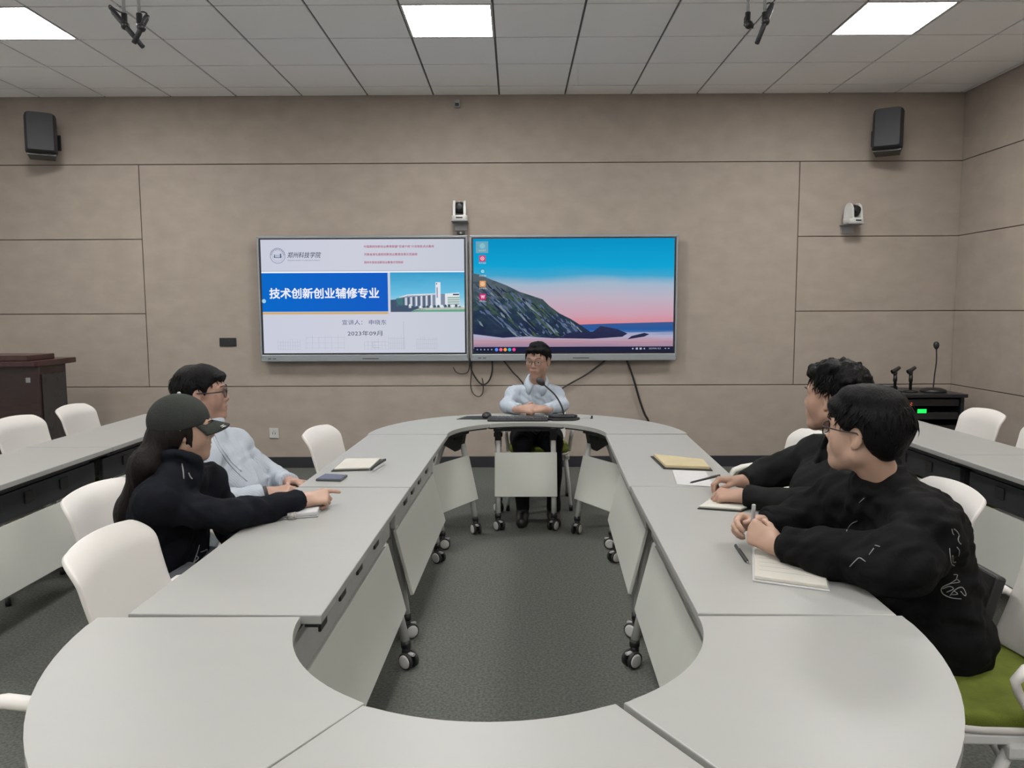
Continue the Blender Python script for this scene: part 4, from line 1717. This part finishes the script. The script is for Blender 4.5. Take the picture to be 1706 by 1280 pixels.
def glasses(c, R, sc, parent, org, material, lw=.024, lh=.017, bar=.0016, rim_top=True):
    L = lambda x, y, z: Vector(c + R @ (np.array([x, y, z]) * sc) - np.array(org))
    b = MB().m(material)
    lens = MB().m('lens')
    for x in (-1, 1):
        ring = []
        for k in range(25):
            a = 2 * PI * k / 24
            n_ = 3.2
            ca, sa = math.cos(a), math.sin(a)
            ring.append(L(x * .033 + lw * math.copysign(abs(ca) ** (2 / n_), ca), .1005 - .004 * abs(ca) * (ca * x > 0), .002 + lh * math.copysign(abs(sa) ** (2 / n_), sa)))
        b.tube(ring, bar * sc, 6, cap=False)
        lens._f([lens.bm.verts.new(v) for v in ring[:-1]])
        b.tube([L(x * (.033 + lw), .097, .010), L(x * .0735, .088, .011), L(x * .0825, .03, .010), L(x * .0835, -.012, .012), L(x * .080, -.034, -.004)], [bar * 1.1 * sc] * 5, 6)
    b.tube([L(-.010, .1005, .006), L(0, .106, .009), L(.010, .1005, .006)], bar * sc, 6)
    o = b.build('glasses', parent)
    lens.build('lens', o)
    return o


def eyes(c, R, sc, parent, org):
    for x in (-1, 1):
        b = MB()
        p = Vector(c + R @ (np.array([x * .032, .0765, .0035]) * sc) - np.array(org))
        RR = Matrix(R.tolist())
        b.m('eye').ball(p, (.0118 * sc, .0112 * sc, .0046 * sc), 14, 8, RR)
        b.m('iris').ball(Vector(c + R @ (np.array([x * .032, .0846, .0032]) * sc) - np.array(org)), (.0058 * sc, .0040 * sc, .0047 * sc), 12, 8, RR)
        b.build('eye', parent)
        b = MB().m('hair')
        pts = [Vector(c + R @ (np.array(q) * sc) - np.array(org)) for q in ((x * .014, .1015, .0275), (x * .030, .0975, .0335), (x * .046, .0835, .0320), (x * .053, .0745, .0275))]
        b.tube(smooth_path(pts, 4), [.0022] * 3 + [.0030] * 6 + [.0018] * 4, 6, flat=.6)
        b.build('eyebrow', parent)


class Person:
    def __init__(s, label, org, tw=1.0, **j):
        j0 = {'tw': tw}
        s.org = np.array(org, float)
        s.j = {k: npv(v) for k, v in j.items()}
        s.label = label
        s.tw = j0.get('tw', 1.0)

    def torso(s, F, o, k=.05, low=0.0, fat=1.0):
        """torso volume, o = added thickness"""
        j = s.j
        lat = unit(j['shR'] - j['shL'])
        pel, wai, che, nk = j['pelvis'], j['waist'], j['chest'], j['neck']
        for sg in (-1, 1):
            w = s.tw
            F.rc(pel + lat * .075 * sg * w, wai + lat * .058 * sg * w, (.100 * w + o) * fat, (.092 * w + o) * fat, k)
            F.rc(wai + lat * .058 * sg * w, che + lat * .066 * sg * w, (.092 * w + o) * fat, .090 * w + o, k)
            sh = j['shR'] if sg > 0 else j['shL']
            F.rc(nk - np.array([0, 0, .045]), sh, .036 + o, .045 * w + o, k)
            F.rc(che + lat * .066 * sg * w, sh, .078 * w + o, .048 * w + o, k)
        F.rc(che, nk - np.array([0, 0, .07]), .080 * w + o, .048 + o, k)

    def arm(s, F, sd, o0, o1, o2, k=.03, short=0.0):
        j = s.j
        sh, el, wr = j['sh' + sd], j['el' + sd], j['wr' + sd]
        w2 = wr + unit(el - wr) * short
        F.rc(sh, el, .047 * s.tw + o0, .036 * s.tw + o1, k)
        F.rc(el, w2, .036 * s.tw + o1, .025 + o2, k)

    def legs(s, F, o, k=.03, feet=True):
        j = s.j
        for sd in 'LR':
            F.rc(j['hip' + sd], j['kn' + sd], .080 + o, .056 + o, k)
            F.rc(j['kn' + sd], j['an' + sd], .054 + o, .036 + o, k)
            if feet:
                F.rc(j['an' + sd] - np.array([0, 0, .03]), j['to' + sd], .026, .018, k)

    def base(s, hands, skin, headR, sc=1.0, slim=1.0, neck_r=.054, h=.004):
        j = s.j
        F = Field(h)
        s.torso(F, -.012)
        for sd in 'LR':
            s.arm(F, sd, -.006, -.002, .0)
        s.legs(F, -.010)
        c = j['head']
        F.rc(j['neck'] - np.array([0, 0, .04]), c + headR @ np.array([0, -.022, -.055]), neck_r * 1.06, neck_r, .03)
        add_head(F, c, headR, sc, slim)
        s.tips = {}
        for hd in hands:
            s.tips[hd['sd']] = add_hand(F, j['wr' + hd['sd']], hd['fwd'], hd['up'], 1 if hd['sd'] == 'L' else -1, hd['curls'], hd.get('thumb', (.75, .65, -.25, .5)), hd.get('sc', 1.0), hd.get('spread', 0.0))

        def mf(C):
            q = ((C - c) @ headR) / sc
            a = ((q[:, 0] / .0215) ** 2 + ((q[:, 2] + .0630) / .0098) ** 2 < 1) & (q[:, 1] > .080)
            return a.astype(int)
        o = field_mesh(F, 'person', [skin, 'lip'], None, 1, s.org, mf)
        o.location = s.org
        tag(o, s.label, 'person')
        s.o = o
        s.R, s.sc, s.c = headR, sc, c
        return o

    def cloth(s, name, material, fill, h=.006, folds=(.007, 34, .003, 80), seed=1, cuts=(), it=1):
        F = Field(h)
        fill(F)
        lo = np.min([F.box_of(o)[0] for o in F.ops], 0) - .02
        hi = np.max([F.box_of(o)[1] for o in F.ops], 0) + .02

        def fn(P, g):
            m_ = np.abs(g) < .04
            out = g.copy()
            Q = P[m_].astype(float)
            out[m_] += (folds[0] * wav(Q, seed, folds[1]) + folds[2] * wav(Q, seed + 3, folds[3])).astype(np.float32)
            return out
        if folds:
            F.fn(fn, lo, hi)
        for c in cuts:
            F.cut(*c)
        o = field_mesh(F, name, [material], s.o, it, s.org)
        return o

    def cuff_cut(s, sd, short, rad=.062):
        j = s.j
        d = unit(j['wr' + sd] - j['el' + sd])
        return (j['wr' + sd] - d * short, d, rad)

    def collar_ring(s, F, r, th, dz=0.0, tilt=(0, 0), front_drop=.02):
        """band of cloth round the neck"""
        j = s.j
        ax = unit(s.c + s.R @ np.array([0, -.02, -.06]) - j['neck'])
        f = unit(j['face'] if 'face' in j else s.R[:, 1])
        f = unit(f - ax * (f @ ax))
        r_ = np.cross(f, ax)
        n_ = 14
        P = [j['neck'] + ax * (dz - front_drop * math.cos(2 * PI * k / n_)) + (f * math.cos(2 * PI * k / n_) + r_ * math.sin(2 * PI * k / n_)) * r for k in range(n_ + 1)]
        for a, b in zip(P, P[1:]):
            F.rc(a, b, th, th, .012)
        return P

    def shoes(s):
        j = s.j
        for sd in 'LR':
            F = Field(.006)
            a, t = j['an' + sd], j['to' + sd]
            d = unit((t - a) * np.array([1, 1, 0]))
            a0 = np.array([a[0], a[1], .045]) - d * .03
            F.rc(a0, np.array([t[0], t[1], .036]), .042, .036, .02)
            F.rc(np.array([a[0], a[1], .05]), np.array([a[0], a[1], .085]), .044, .044, .02)
            F.fn(lambda P, g: np.maximum(g, .004 - P[..., 2]), a0 - .2, a0 + .4)
            field_mesh(F, 'shoe', ['shoe'], s.o, 1, s.org)

    def closest(s, ob):
        me = ob.data
        return BVHTree.FromPolygons([v.co[:] for v in me.vertices], [p.vertices[:] for p in me.polygons])

    def pix_line(s, ob, strokes, name, material, r=.0016):
        """thread drawn on the garment's surface, found by looking from the photograph's viewpoint"""
        bv = s.closest(ob)
        b = MB().m(material)
        o = Vector((0, 0, CAMZ)) - Vector(s.org)
        got = False
        for st in strokes:
            P = []
            for u, v in smooth_path2(st):
                h_ = bv.ray_cast(o, ray(u, v).normalized())
                if h_[0] is not None and P and (h_[0] - P[-1]).length > .035:
                    if len(P) > 1:
                        b.tube(P, r, 6)
                        got = True
                    P = []
                if h_[0] is not None:
                    P.append(h_[0] + h_[1] * .001)
                else:
                    if len(P) > 1:
                        b.tube(P, r, 6)
                        got = True
                    P = []
            if len(P) > 1:
                b.tube(P, r, 6)
                got = True
        if got:
            return b.build(name, ob)


# ---- the speaker at the far end
hc = npv(at(896, 601, 5.60))
p = Person('person in pale blue shirt and thin glasses sitting behind the far table microphone', (.18, 5.70, 0),
           head=hc, neck=(.160, 5.665, .962), chest=(.145, 5.70, .77), waist=(.150, 5.755, .64), pelvis=(.155, 5.80, .535),
           shL=(.290, 5.675, .862), shR=(-.010, 5.675, .862), elL=(.335, 5.585, .792), elR=(-.062, 5.585, .792),
           wrL=(.210, 5.430, .783), wrR=(.030, 5.435, .783), hipL=(.25, 5.76, .525), hipR=(.06, 5.76, .525),
           knL=(.265, 5.36, .545), knR=(.045, 5.36, .545), anL=(.265, 5.30, .10), anR=(.045, 5.30, .10), toL=(.275, 5.14, .035), toR=(.035, 5.14, .035))
HR = head_frame(-.34, -.94, -.12, .03)
p.base([dict(sd='L', fwd=(-.93, -.18, .06), up=(-.10, -.55, .82), curls=[(.55, .75, .4), (.6, .8, .45), (.65, .85, .5), (.7, .9, .5)], thumb=(.8, .35, .1, .4)),
        dict(sd='R', fwd=(.93, -.22, .05), up=(-.05, -.75, .65), curls=[(1.0, 1.1, .6), (1.05, 1.15, .6), (1.1, 1.15, .6), (1.15, 1.15, .6)], thumb=(.8, .45, .2, .4))], 'skin_a', HR, 1.03, 1.0, .056)
p.j['face'] = npv((-.05, -1, 0))


def shirt(F):
    p.torso(F, .010)
    for sd in 'LR':
        p.arm(F, sd, .010, .014, .014, .03, .010)


sh = p.cloth('shirt', 'shirt_blue', shirt, .005, (.006, 52, .004, 120), 4, [p.cuff_cut('L', .006), p.cuff_cut('R', .006)])


def collar(P, name, mname, r0, r1, th, fwd, nk, ax, drop, point, parent):
    f = unit(fwd - ax * (fwd @ ax))
    rr = np.cross(f, ax)
    b = MB().m(mname)
    for sg in (-1, 1):
        rows = []
        for k in range(13):
            a = PI - (PI - .30) * k / 12
            d = f * math.cos(a) + rr * math.sin(a) * sg
            fr = max(0, (k - 6) / 6)
            top = nk + d * r0 + ax * (.045 - drop * (.5 + .5 * math.cos(a)))
            mid = nk + d * (r0 + (r1 - r0) * .6) + ax * (.040 - drop * (.5 + .5 * math.cos(a)))
            out = nk + d * (r1 + .004 * fr) + ax * (.005 - drop * (.5 + .5 * math.cos(a)) * 1.05 - point * fr ** 2) + rr * sg * .018 * fr
            rows.append([Vector(q - p_.org) for q in (top, mid, out)])
        b.grid(rows)
    o = b.build(name, parent)
    m_ = o.modifiers.new('thickness', 'SOLIDIFY')
    m_.thickness = th
    m_.offset = 0
    return o


p_ = p
ax = unit(p.c + HR @ np.array([0, -.02, -.06]) - p.j['neck'])
collar(None, 'collar', 'shirt_blue', .062, .092, .004, p.j['face'], p.j['neck'], ax, .045, .040, sh)
p.pix_line(sh, [[(889, 640), (887, 655), (886, 672), (886, 684)]], 'placket', 'shirt_blue', .003)
p.pix_line(sh, [[(868, 652), (868, 668), (880, 669), (881, 653)]], 'pocket_seam', 'shirt_blue', .0016)


def trousers(F, q=None, o=.012):
    q = q or p
    q.legs(F, o, .03, False)
    lat = unit(q.j['hipR'] - q.j['hipL'])
    for sg in (-1, 1):
        F.rc(q.j['pelvis'] + lat * .07 * sg, q.j['hip' + ('R' if sg > 0 else 'L')], .112, .10, .05)


p.cloth('trousers', 'trouser', lambda F: trousers(F, p), .008, (.006, 34, .002, 80), 8)
p.shoes()
hair_mesh('hair', p.c, HR, 1.03, p.o, p.org, 'hair', (.086, .108, .098), (0, -.016, .034),
          [(-.12, -.075), (-.06, -.07), (-.035, -.025), (.0, .000), (.022, -.008), (.036, .030), (.055, .056), (.09, .062), (.13, .07)], (.004, 80),
          [((-.028, .060, .088), (.044, .036, .020)), ((.03, .058, .085), (.036, .034, .020)), ((.0, .01, .115), (.055, .06, .022)), ((-.05, .045, .075), (.026, .034, .022))], 3, .004, 260, .034)
eyes(p.c, HR, 1.03, p.o, p.org)
glasses(p.c, HR, 1.03, p.o, p.org, 'rim_metal', .0235, .0165, .0013)

# ---- woman in the cap
hc = npv(at(305, 714, 2.62))
W = (-.795, 2.80, .785)
p = Person('person with a dark cap and long hair pointing a finger over the left table', (-1.2, 2.62, 0), tw=.90,
           head=hc, neck=(-1.155, 2.575, .985), chest=(-1.205, 2.62, .80), waist=(-1.245, 2.64, .66), pelvis=(-1.255, 2.66, .535),
           shL=(-1.125, 2.725, .865), shR=(-1.185, 2.455, .865), elR=(-.985, 2.560, .792), elL=(-1.08, 2.84, .66), wrR=W, wrL=(-.985, 2.70, .625),
           hipL=(-1.19, 2.75, .52), hipR=(-1.20, 2.57, .52), knL=(-.80, 2.76, .535), knR=(-.79, 2.56, .535), anL=(-.76, 2.76, .10), anR=(-.74, 2.56, .10), toL=(-.60, 2.77, .035), toR=(-.58, 2.55, .035))
HR = head_frame(.86, .50, -.05, -.04)
p.base([dict(sd='R', fwd=(.72, .42, .06), up=(-.02, -.60, .80), curls=[(.25, .12, .08), (1.0, 1.25, .6), (1.15, 1.35, .7), (1.2, 1.35, .7)], thumb=(.85, .35, -.35, .3), sc=.97),
        dict(sd='L', fwd=(.1, -.9, 0), up=(0, 0, 1), curls=RELAX)], 'skin_c', HR, .93, .97, .045)
p.j['face'] = npv((.95, .30, 0))
sh = p.cloth('jacket', 'navy_jacket', lambda F: (p.torso(F, .020), p.arm(F, 'R', .020, .022, .016, .03, .012), p.arm(F, 'L', .020, .022, .016), p.collar_ring(F, .056, .015, -.012)),
             .006, (.009, 46, .006, 105), 14, [p.cuff_cut('R', .010)])
p.cloth('trousers', 'trouser_grey', lambda F: trousers(F, p), .008, (.006, 34, .002, 80), 18)
p.shoes()
p.pix_line(sh, [[(303, 773), (305, 785), (306, 798)], [(314, 788), (317, 795), (320, 798)]], 'drawstring', 'thread', .0022)
p.pix_line(sh, [[(332, 908), (328, 922), (322, 938)], [(334, 920), (340, 918), (345, 916), (342, 926), (336, 934)], [(322, 938), (330, 930), (326, 926)]], 'printed_emblem', 'thread', .002)
Fh = Field(.005)
L_ = lambda x, y, z: p.c + HR @ (np.array([x, y, z]) * .93)
Fh.el(L_(0, -.028, -.012), (.078, .082, .079), HR, .02)
Fh.rc(L_(0, -.055, -.04), npv((-1.245, 2.535, .97)), .056, .050, .05)
Fh.rc(npv((-1.245, 2.535, .97)), npv((-1.325, 2.555, .80)), .050, .052, .05, ((.8, .3, .2), .85))
Fh.rc(npv((-1.325, 2.555, .80)), npv((-1.350, 2.570, .64)), .052, .034, .04, ((.8, .3, .2), .7))
Fh.rc(L_(.070, .012, .020), L_(.071, .022, -.060), .008, .004, .01)


def _cutface(P, g):
    q = (P - p.c) @ HR / .93
    d = np.where(q[..., 2] > -.09, np.minimum(q[..., 1] - np.interp(q[..., 2], [-.08, -.03, .04], [-.030, -.010, .020]), .05), -.05)
    keep = (np.abs(q[..., 0]) > .062) & (q[..., 1] < .034) & (q[..., 1] > .0)
    d = np.where(keep, -.05, d)
    n = .0035 * wav(P.astype(float) * np.array([1, 1, .15]), 7, 130)
    return np.maximum(g + np.where(np.abs(g) < .03, n, 0), d).astype(np.float32)


Fh.fn(_cutface, p.c - .14, p.c + .14)
Fh.fn(lambda P, g: (g + np.where(np.abs(g) < .03, .004 * wav(P.astype(float) * np.array([1, 1, .2]), 5, 120), 0)).astype(np.float32), npv((-1.45, 2.38, .5)), npv((-1.15, 2.66, 1.0)))
field_mesh(Fh, 'hair', ['hair_b'], p.o, 1, p.org)
eyes(p.c, HR, .93, p.o, p.org)
# cap
Fc = Field(.004)
Fc.el(L_(0, -.016, .030), (.0825, .1025, .094), HR, .02)


def _cutcap(P, g):
    q = (P - p.c) @ HR / .93
    d = .010 + q[..., 1] * .22 - q[..., 2]
    seam = .0016 * (np.abs(np.sin(np.arctan2(q[..., 1] + .016, q[..., 0]) * 3)) < .05) * (q[..., 2] > .03)
    k = .006
    g = g + seam
    hh = np.clip(.5 - .5 * (d - g) / k, 0, 1)
    return (g * hh + d * (1 - hh) + k * hh * (1 - hh)).astype(np.float32)


Fc.fn(_cutcap, p.c - .17, p.c + .17)
cap = field_mesh(Fc, 'cap', ['cap'], p.o, 1, p.org)
b = MB().m('cap')
rows = []
for i in range(9):
    r_ = i / 8
    row = []
    for k in range(17):
        a = -1.15 + 2.3 * k / 16
        x = math.sin(a) * (.082 + .006 * r_)
        y = .086 * math.cos(a) * 1.02 + r_ * .078 * math.cos(a * .92)
        z = .034 - .020 * r_ - .036 * (x / .088) ** 2 * (.5 + .5 * r_)
        row.append(Vector(L_(x, y, z) - p.org))
    rows.append(row)
b.grid(rows)
br = b.build('brim', cap)
m_ = br.modifiers.new('thickness', 'SOLIDIFY')
m_.thickness = .005
b = MB().m('cam_white')
for q0, q1 in (((.060, .128, .004), (.048, .140, .007)), ((.056, .124, .008), (.045, .136, .011)), ((.050, .134, .006), (.044, .144, .006))):
    b.tube([Vector(L_(*q0) + HR @ np.array([0, 0, .006]) - p.org), Vector(L_(*q1) + HR @ np.array([0, 0, .006]) - p.org)], .0025, 6, flat=.5)
b.build('brim_emblem', cap)
MB().m('grey_plastic').ball(Vector(L_(0, -.016, .131) - p.org), .007, 10, 6).build('top_button', cap)

# ---- man in the striped shirt
hc = npv(at(337, 657, 3.38))
p = Person('person in striped pale shirt and black-rimmed glasses behind the woman in the cap', (-1.25, 3.38, 0),
           head=hc, neck=(-1.385, 3.37, .995), chest=(-1.345, 3.37, .80), waist=(-1.27, 3.37, .68), pelvis=(-1.24, 3.38, .54),
           shL=(-1.325, 3.520, .865), shR=(-1.345, 3.205, .865), elR=(-1.235, 3.08, .690), elL=(-1.15, 3.57, .690), wrR=(-1.055, 3.17, .722), wrL=(-1.015, 3.38, .722),
           hipL=(-1.19, 3.47, .525), hipR=(-1.19, 3.29, .525), knL=(-.78, 3.50, .545), knR=(-.78, 3.26, .545), anL=(-.76, 3.50, .10), anR=(-.76, 3.26, .10), toL=(-.60, 3.51, .035), toR=(-.60, 3.25, .035))
HR = head_frame(.96, .26, .04, .0)
p.base([dict(sd='R', fwd=(.93, .32, .10), up=(.0, -.3, .95), curls=RELAX), dict(sd='L', fwd=(.75, -.62, .15), up=(0, .3, .95), curls=RELAX)], 'skin_a', HR, 1.01, 1.03, .057)
p.j['face'] = npv((1, .05, 0))
sh = p.cloth('shirt', 'shirt_stripe', lambda F: (p.torso(F, .022, .05, 0, 1.04), p.arm(F, 'R', .022, .024, .018, .03, .02), p.arm(F, 'L', .022, .024, .018, .03, .02), p.collar_ring(F, .064, .011, .002)),
             .006, (.009, 44, .005, 100), 24, [p.cuff_cut('R', .012), p.cuff_cut('L', .012)])
p.pix_line(sh, [[(352, 722), (362, 744), (378, 768), (398, 790), (412, 802)], [(356, 720), (368, 746), (384, 768), (402, 786)]], 'front_seam', 'shirt_stripe', .0035)
bw = MB().m('cover')
d_ = unit(p.j['wrR'] - p.j['elR'])
bw.tube([Vector(p.j['wrR'] - d_ * .022 - p.org), Vector(p.j['wrR'] + d_ * .004 - p.org)], .0335, 18)
bw.build('wrist_band', p.o)
p.cloth('trousers', 'trouser_grey', lambda F: trousers(F, p), .008, (.006, 34, .002, 80), 28)
p.shoes()
hair_mesh('hair', p.c, HR, 1.01, p.o, p.org, 'hair', (.089, .114, .094), (0, -.018, .034),
          [(-.12, -.078), (-.07, -.074), (-.04, -.030), (-.005, .004), (.020, -.005), (.036, .030), (.060, .052), (.09, .050), (.13, .05)], (.003, 80),
          [((.0, .070, .074), (.064, .034, .024)), ((0, -.012, .085), (.076, .092, .050))], 6, .004, 220, .026)
eyes(p.c, HR, 1.01, p.o, p.org)
glasses(p.c, HR, 1.01, p.o, p.org, 'rim', .0245, .018, .0024)

# ---- curly-haired man
hc = npv(at(1390, 664, 2.87))
p = Person('person with curly dark hair in black suit writing at the right table', (1.25, 2.85, 0),
           head=hc, neck=(1.270, 2.85, 1.035), chest=(1.285, 2.86, .84), waist=(1.29, 2.85, .68), pelvis=(1.285, 2.85, .54),
           shL=(1.225, 2.695, .905), shR=(1.205, 3.025, .905), elL=(1.085, 2.645, .790), elR=(1.06, 3.16, .800), wrL=(.865, 2.855, .783), wrR=(.925, 3.10, .785),
           hipL=(1.22, 2.76, .525), hipR=(1.22, 2.94, .525), knL=(.81, 2.74, .545), knR=(.81, 2.98, .545), anL=(.78, 2.74, .10), anR=(.78, 2.98, .10), toL=(.62, 2.73, .035), toR=(.62, 2.99, .035))
HR = head_frame(-.68, .73, .03, .0)
p.base([dict(sd='L', fwd=(-.93, .36, -.02), up=(.05, -.42, .90), curls=[(.75, .95, .5), (.8, 1.0, .5), (.85, 1.0, .5), (.9, 1.05, .5)], thumb=(.8, .4, -.4, .4)),
        dict(sd='R', fwd=(-.90, .02, .10), up=(.15, .15, .95), curls=[(.75, .75, .35), (.85, .9, .4), (.95, 1.0, .5), (1.0, 1.05, .5)], thumb=(.85, .25, -.45, .3))], 'skin_b', HR, 1.04, 1.0, .056)
p.j['face'] = npv((-1, .1, 0))
sh = p.cloth('suit_jacket', 'suit', lambda F: (p.torso(F, .024), p.arm(F, 'L', .030, .034, .020, .03, .018), p.arm(F, 'R', .030, .034, .020, .03, .018), F.rc((1.17, 2.86, .80), (1.16, 2.86, .60), .120, .120, .06),
                                                  F.sub(p.j['neck'] + np.array([-.085, .008, -.045]), (.050, .046, .105), np.array([[.94, 0, .34], [0, 1, 0], [-.34, 0, .94]]), .012)),
             .006, (.009, 46, .005, 105), 34, [p.cuff_cut('L', .014), p.cuff_cut('R', .014)])
p.cloth('shirt_front', 'shirt_stripe', lambda F: (F.rc(p.j['chest'] + np.array([-.005, 0, .02]), p.j['neck'] - np.array([0, 0, .045]), .098, .058, .03),), .005, None, 37)
p.cloth('shirt_collar', 'shirt_stripe', lambda F: p.collar_ring(F, .054, .012, .008, front_drop=.022), .004, None, 35)
p.cloth('jacket_collar', 'suit', lambda F: (p.collar_ring(F, .064, .013, -.012, front_drop=.045), F.rc(p.j['neck'] + np.array([.035, 0, -.09]), p.j['neck'] + np.array([.030, 0, -.02]), .066, .040, .03)), .005, None, 36)
p.cloth('trousers', 'trouser', lambda F: trousers(F, p), .008, (.006, 34, .002, 80), 38)
p.shoes()
hair_mesh('hair', p.c, HR, 1.04, p.o, p.org, 'hair', (.086, .110, .092), (0, -.020, .034),
          [(-.12, -.060), (-.07, -.062), (-.04, -.004), (-.005, .026), (.018, .016), (.034, .038), (.058, .060), (.09, .060), (.13, .06)], (.004, 90),
          [((.0, .055, .092), (.072, .046, .034)), ((0, -.01, .112), (.078, .080, .034)), ((-.02, -.07, .078), (.074, .056, .050)), ((.0, -.105, .045), (.055, .03, .045))],
          9, .004, 700, .034, True, .0075)
eyes(p.c, HR, 1.04, p.o, p.org)
pen('dark pen held by the curly-haired man over the paper sheet', on(1148, 805, TZ + .02), on(1200, 792, TZ + .065), 'cover', 'alu', .0048)

# ---- man in the embroidered jacket
hc = npv(at(1440, 721, 2.20))
p = Person('person in black embroidered jacket and glasses leaning on the near right table', (1.15, 2.25, 0), tw=1.05,
           head=hc, neck=(1.086, 2.220, 1.005), chest=(1.150, 2.235, .84), waist=(1.195, 2.245, .665), pelvis=(1.215, 2.25, .535),
           shL=(1.125, 2.060, .880), shR=(1.055, 2.385, .880), elL=(1.005, 1.955, .822), elR=(.985, 2.465, .815), wrL=(.770, 2.205, .795), wrR=(.785, 2.395, .805),
           hipL=(1.17, 2.16, .525), hipR=(1.17, 2.34, .525), knL=(.83, 2.13, .545), knR=(.83, 2.37, .545), anL=(.80, 2.13, .10), anR=(.80, 2.37, .10), toL=(.64, 2.12, .035), toR=(.64, 2.38, .035))
HR = head_frame(-.68, .73, .08, .03)
p.base([dict(sd='L', fwd=(-.62, .68, .28), up=(-.55, -.70, .28), curls=[(1.05, 1.15, .6), (1.1, 1.2, .6), (1.15, 1.2, .6), (1.2, 1.2, .6)], thumb=(.75, .35, -.5, .4)),
        dict(sd='R', fwd=(-.86, -.20, .16), up=(-.15, .75, .60), curls=[(.8, .9, .4), (.9, 1.0, .5), (1.0, 1.1, .5), (1.0, 1.1, .5)], thumb=(.85, .2, -.4, .4))], 'skin_c', HR, 1.0, .98, .053)
p.j['face'] = npv((-1, .25, 0))
sh = p.cloth('jacket', 'black_jacket',
             lambda F: (p.torso(F, .036), p.arm(F, 'L', .042, .046, .030, .04, .030), p.arm(F, 'R', .036, .040, .026, .04, .030), p.collar_ring(F, .055, .014, -.002, front_drop=.004), F.rc(p.j['neck'] + np.array([.05, 0, -.10]), p.j['neck'] + np.array([.014, 0, -.012]), .075, .056, .03),
                        F.rc(p.j['pelvis'] + np.array([.03, -.10, .0]), p.j['pelvis'] + np.array([.03, .10, .0]), .120, .120, .05)),
             .006, (.011, 42, .007, 95), 44, [p.cuff_cut('L', .022, .075), p.cuff_cut('R', .022, .075)])
for sd in 'LR':
    d_ = unit(p.j['wr' + sd] - p.j['el' + sd])
    MB().m('black_jacket').tube([Vector(p.j['wr' + sd] - d_ * .070 - p.org), Vector(p.j['wr' + sd] - d_ * .055 - p.org), Vector(p.j['wr' + sd] - d_ * .016 - p.org), Vector(p.j['wr' + sd] - d_ * .008 - p.org)],
                                [.050, .046, .040, .034], 20).build('cuff', sh)
p.cloth('trousers', 'trouser', lambda F: trousers(F, p), .008, (.006, 34, .002, 80), 48)
p.shoes()
hair_mesh('hair', p.c, HR, 1.0, p.o, p.org, 'hair', (.094, .117, .096), (0, -.020, .036),
          [(-.13, -.092), (-.08, -.092), (-.045, -.055), (-.025, .000), (.005, .010), (.022, .006), (.040, .020), (.065, .034), (.09, .034), (.14, .03)], (.003, 70),
          [((.0, .064, .072), (.070, .042, .032)), ((0, -.01, .105), (.076, .092, .040)), ((.0, -.070, .010), (.074, .050, .080))], 12, .004, 260, .030)
eyes(p.c, HR, 1.0, p.o, p.org)
glasses(p.c, HR, 1.0, p.o, p.org, 'rim', .0245, .0175, .0020)
SX = lambda x, y: (1560 + x / 7.11, 880 + y / 7.11)
st = [[(180, 10), (190, 60), (205, 80)], [(205, 10), (240, 40), (270, 90)], [(265, 95), (255, 140), (275, 180), (290, 190)], [(155, 240), (160, 330), (175, 420), (210, 445)],
      [(240, 225), (270, 270), (260, 330)], [(170, 320), (265, 320)], [(170, 350), (230, 350)], [(190, 325), (195, 400), (225, 400)],
      [(200, 550), (245, 555), (235, 600), (270, 640), (150, 660), (60, 710), (70, 770), (130, 810), (200, 830), (290, 838)],
      [(130, 670), (230, 610)], [(70, 720), (150, 690), (200, 720), (120, 760)], [(160, 800), (200, 750), (260, 710), (310, 710), (345, 780), (330, 800), (285, 750)], [(200, 740), (250, 780), (180, 790)]]
st = [[SX(*q) for q in s_] for s_ in st] + [[(1416, 944), (1424, 936), (1432, 930), (1442, 936)], [(1448, 925), (1456, 914)], [(1458, 909), (1466, 911)],
      [(1410, 886), (1418, 874), (1428, 868)], [(1426, 862), (1436, 850)], [(1432, 838), (1440, 830)]]
p.pix_line(sh, st, 'embroidery', 'thread', .0013)
q = at(1252, 905, 2.33)
pen('silver-grey pen held upright by the man in the embroidered jacket', (q.x, q.y, TZ + .035), at(1256, 841, 2.31), 'grey_plastic', 'alu', .0065)
bg = thing('document_bag', 'black flat bag on the chair behind the man in the embroidered jacket', 'bag', (1.345, 2.30, .478))
T = Matrix.Translation((0.055, .035, .0)) @ Matrix.Rotation(math.radians(16), 4, 'Y')
MB().m('cover').box(-.018, -.10, .0, .018, .11, .215, .008, T).build('body', bg)
MB().m('dark_metal').box(-.020, .098, .02, .020, .104, .205, .002, T).build('zip_edge', bg)
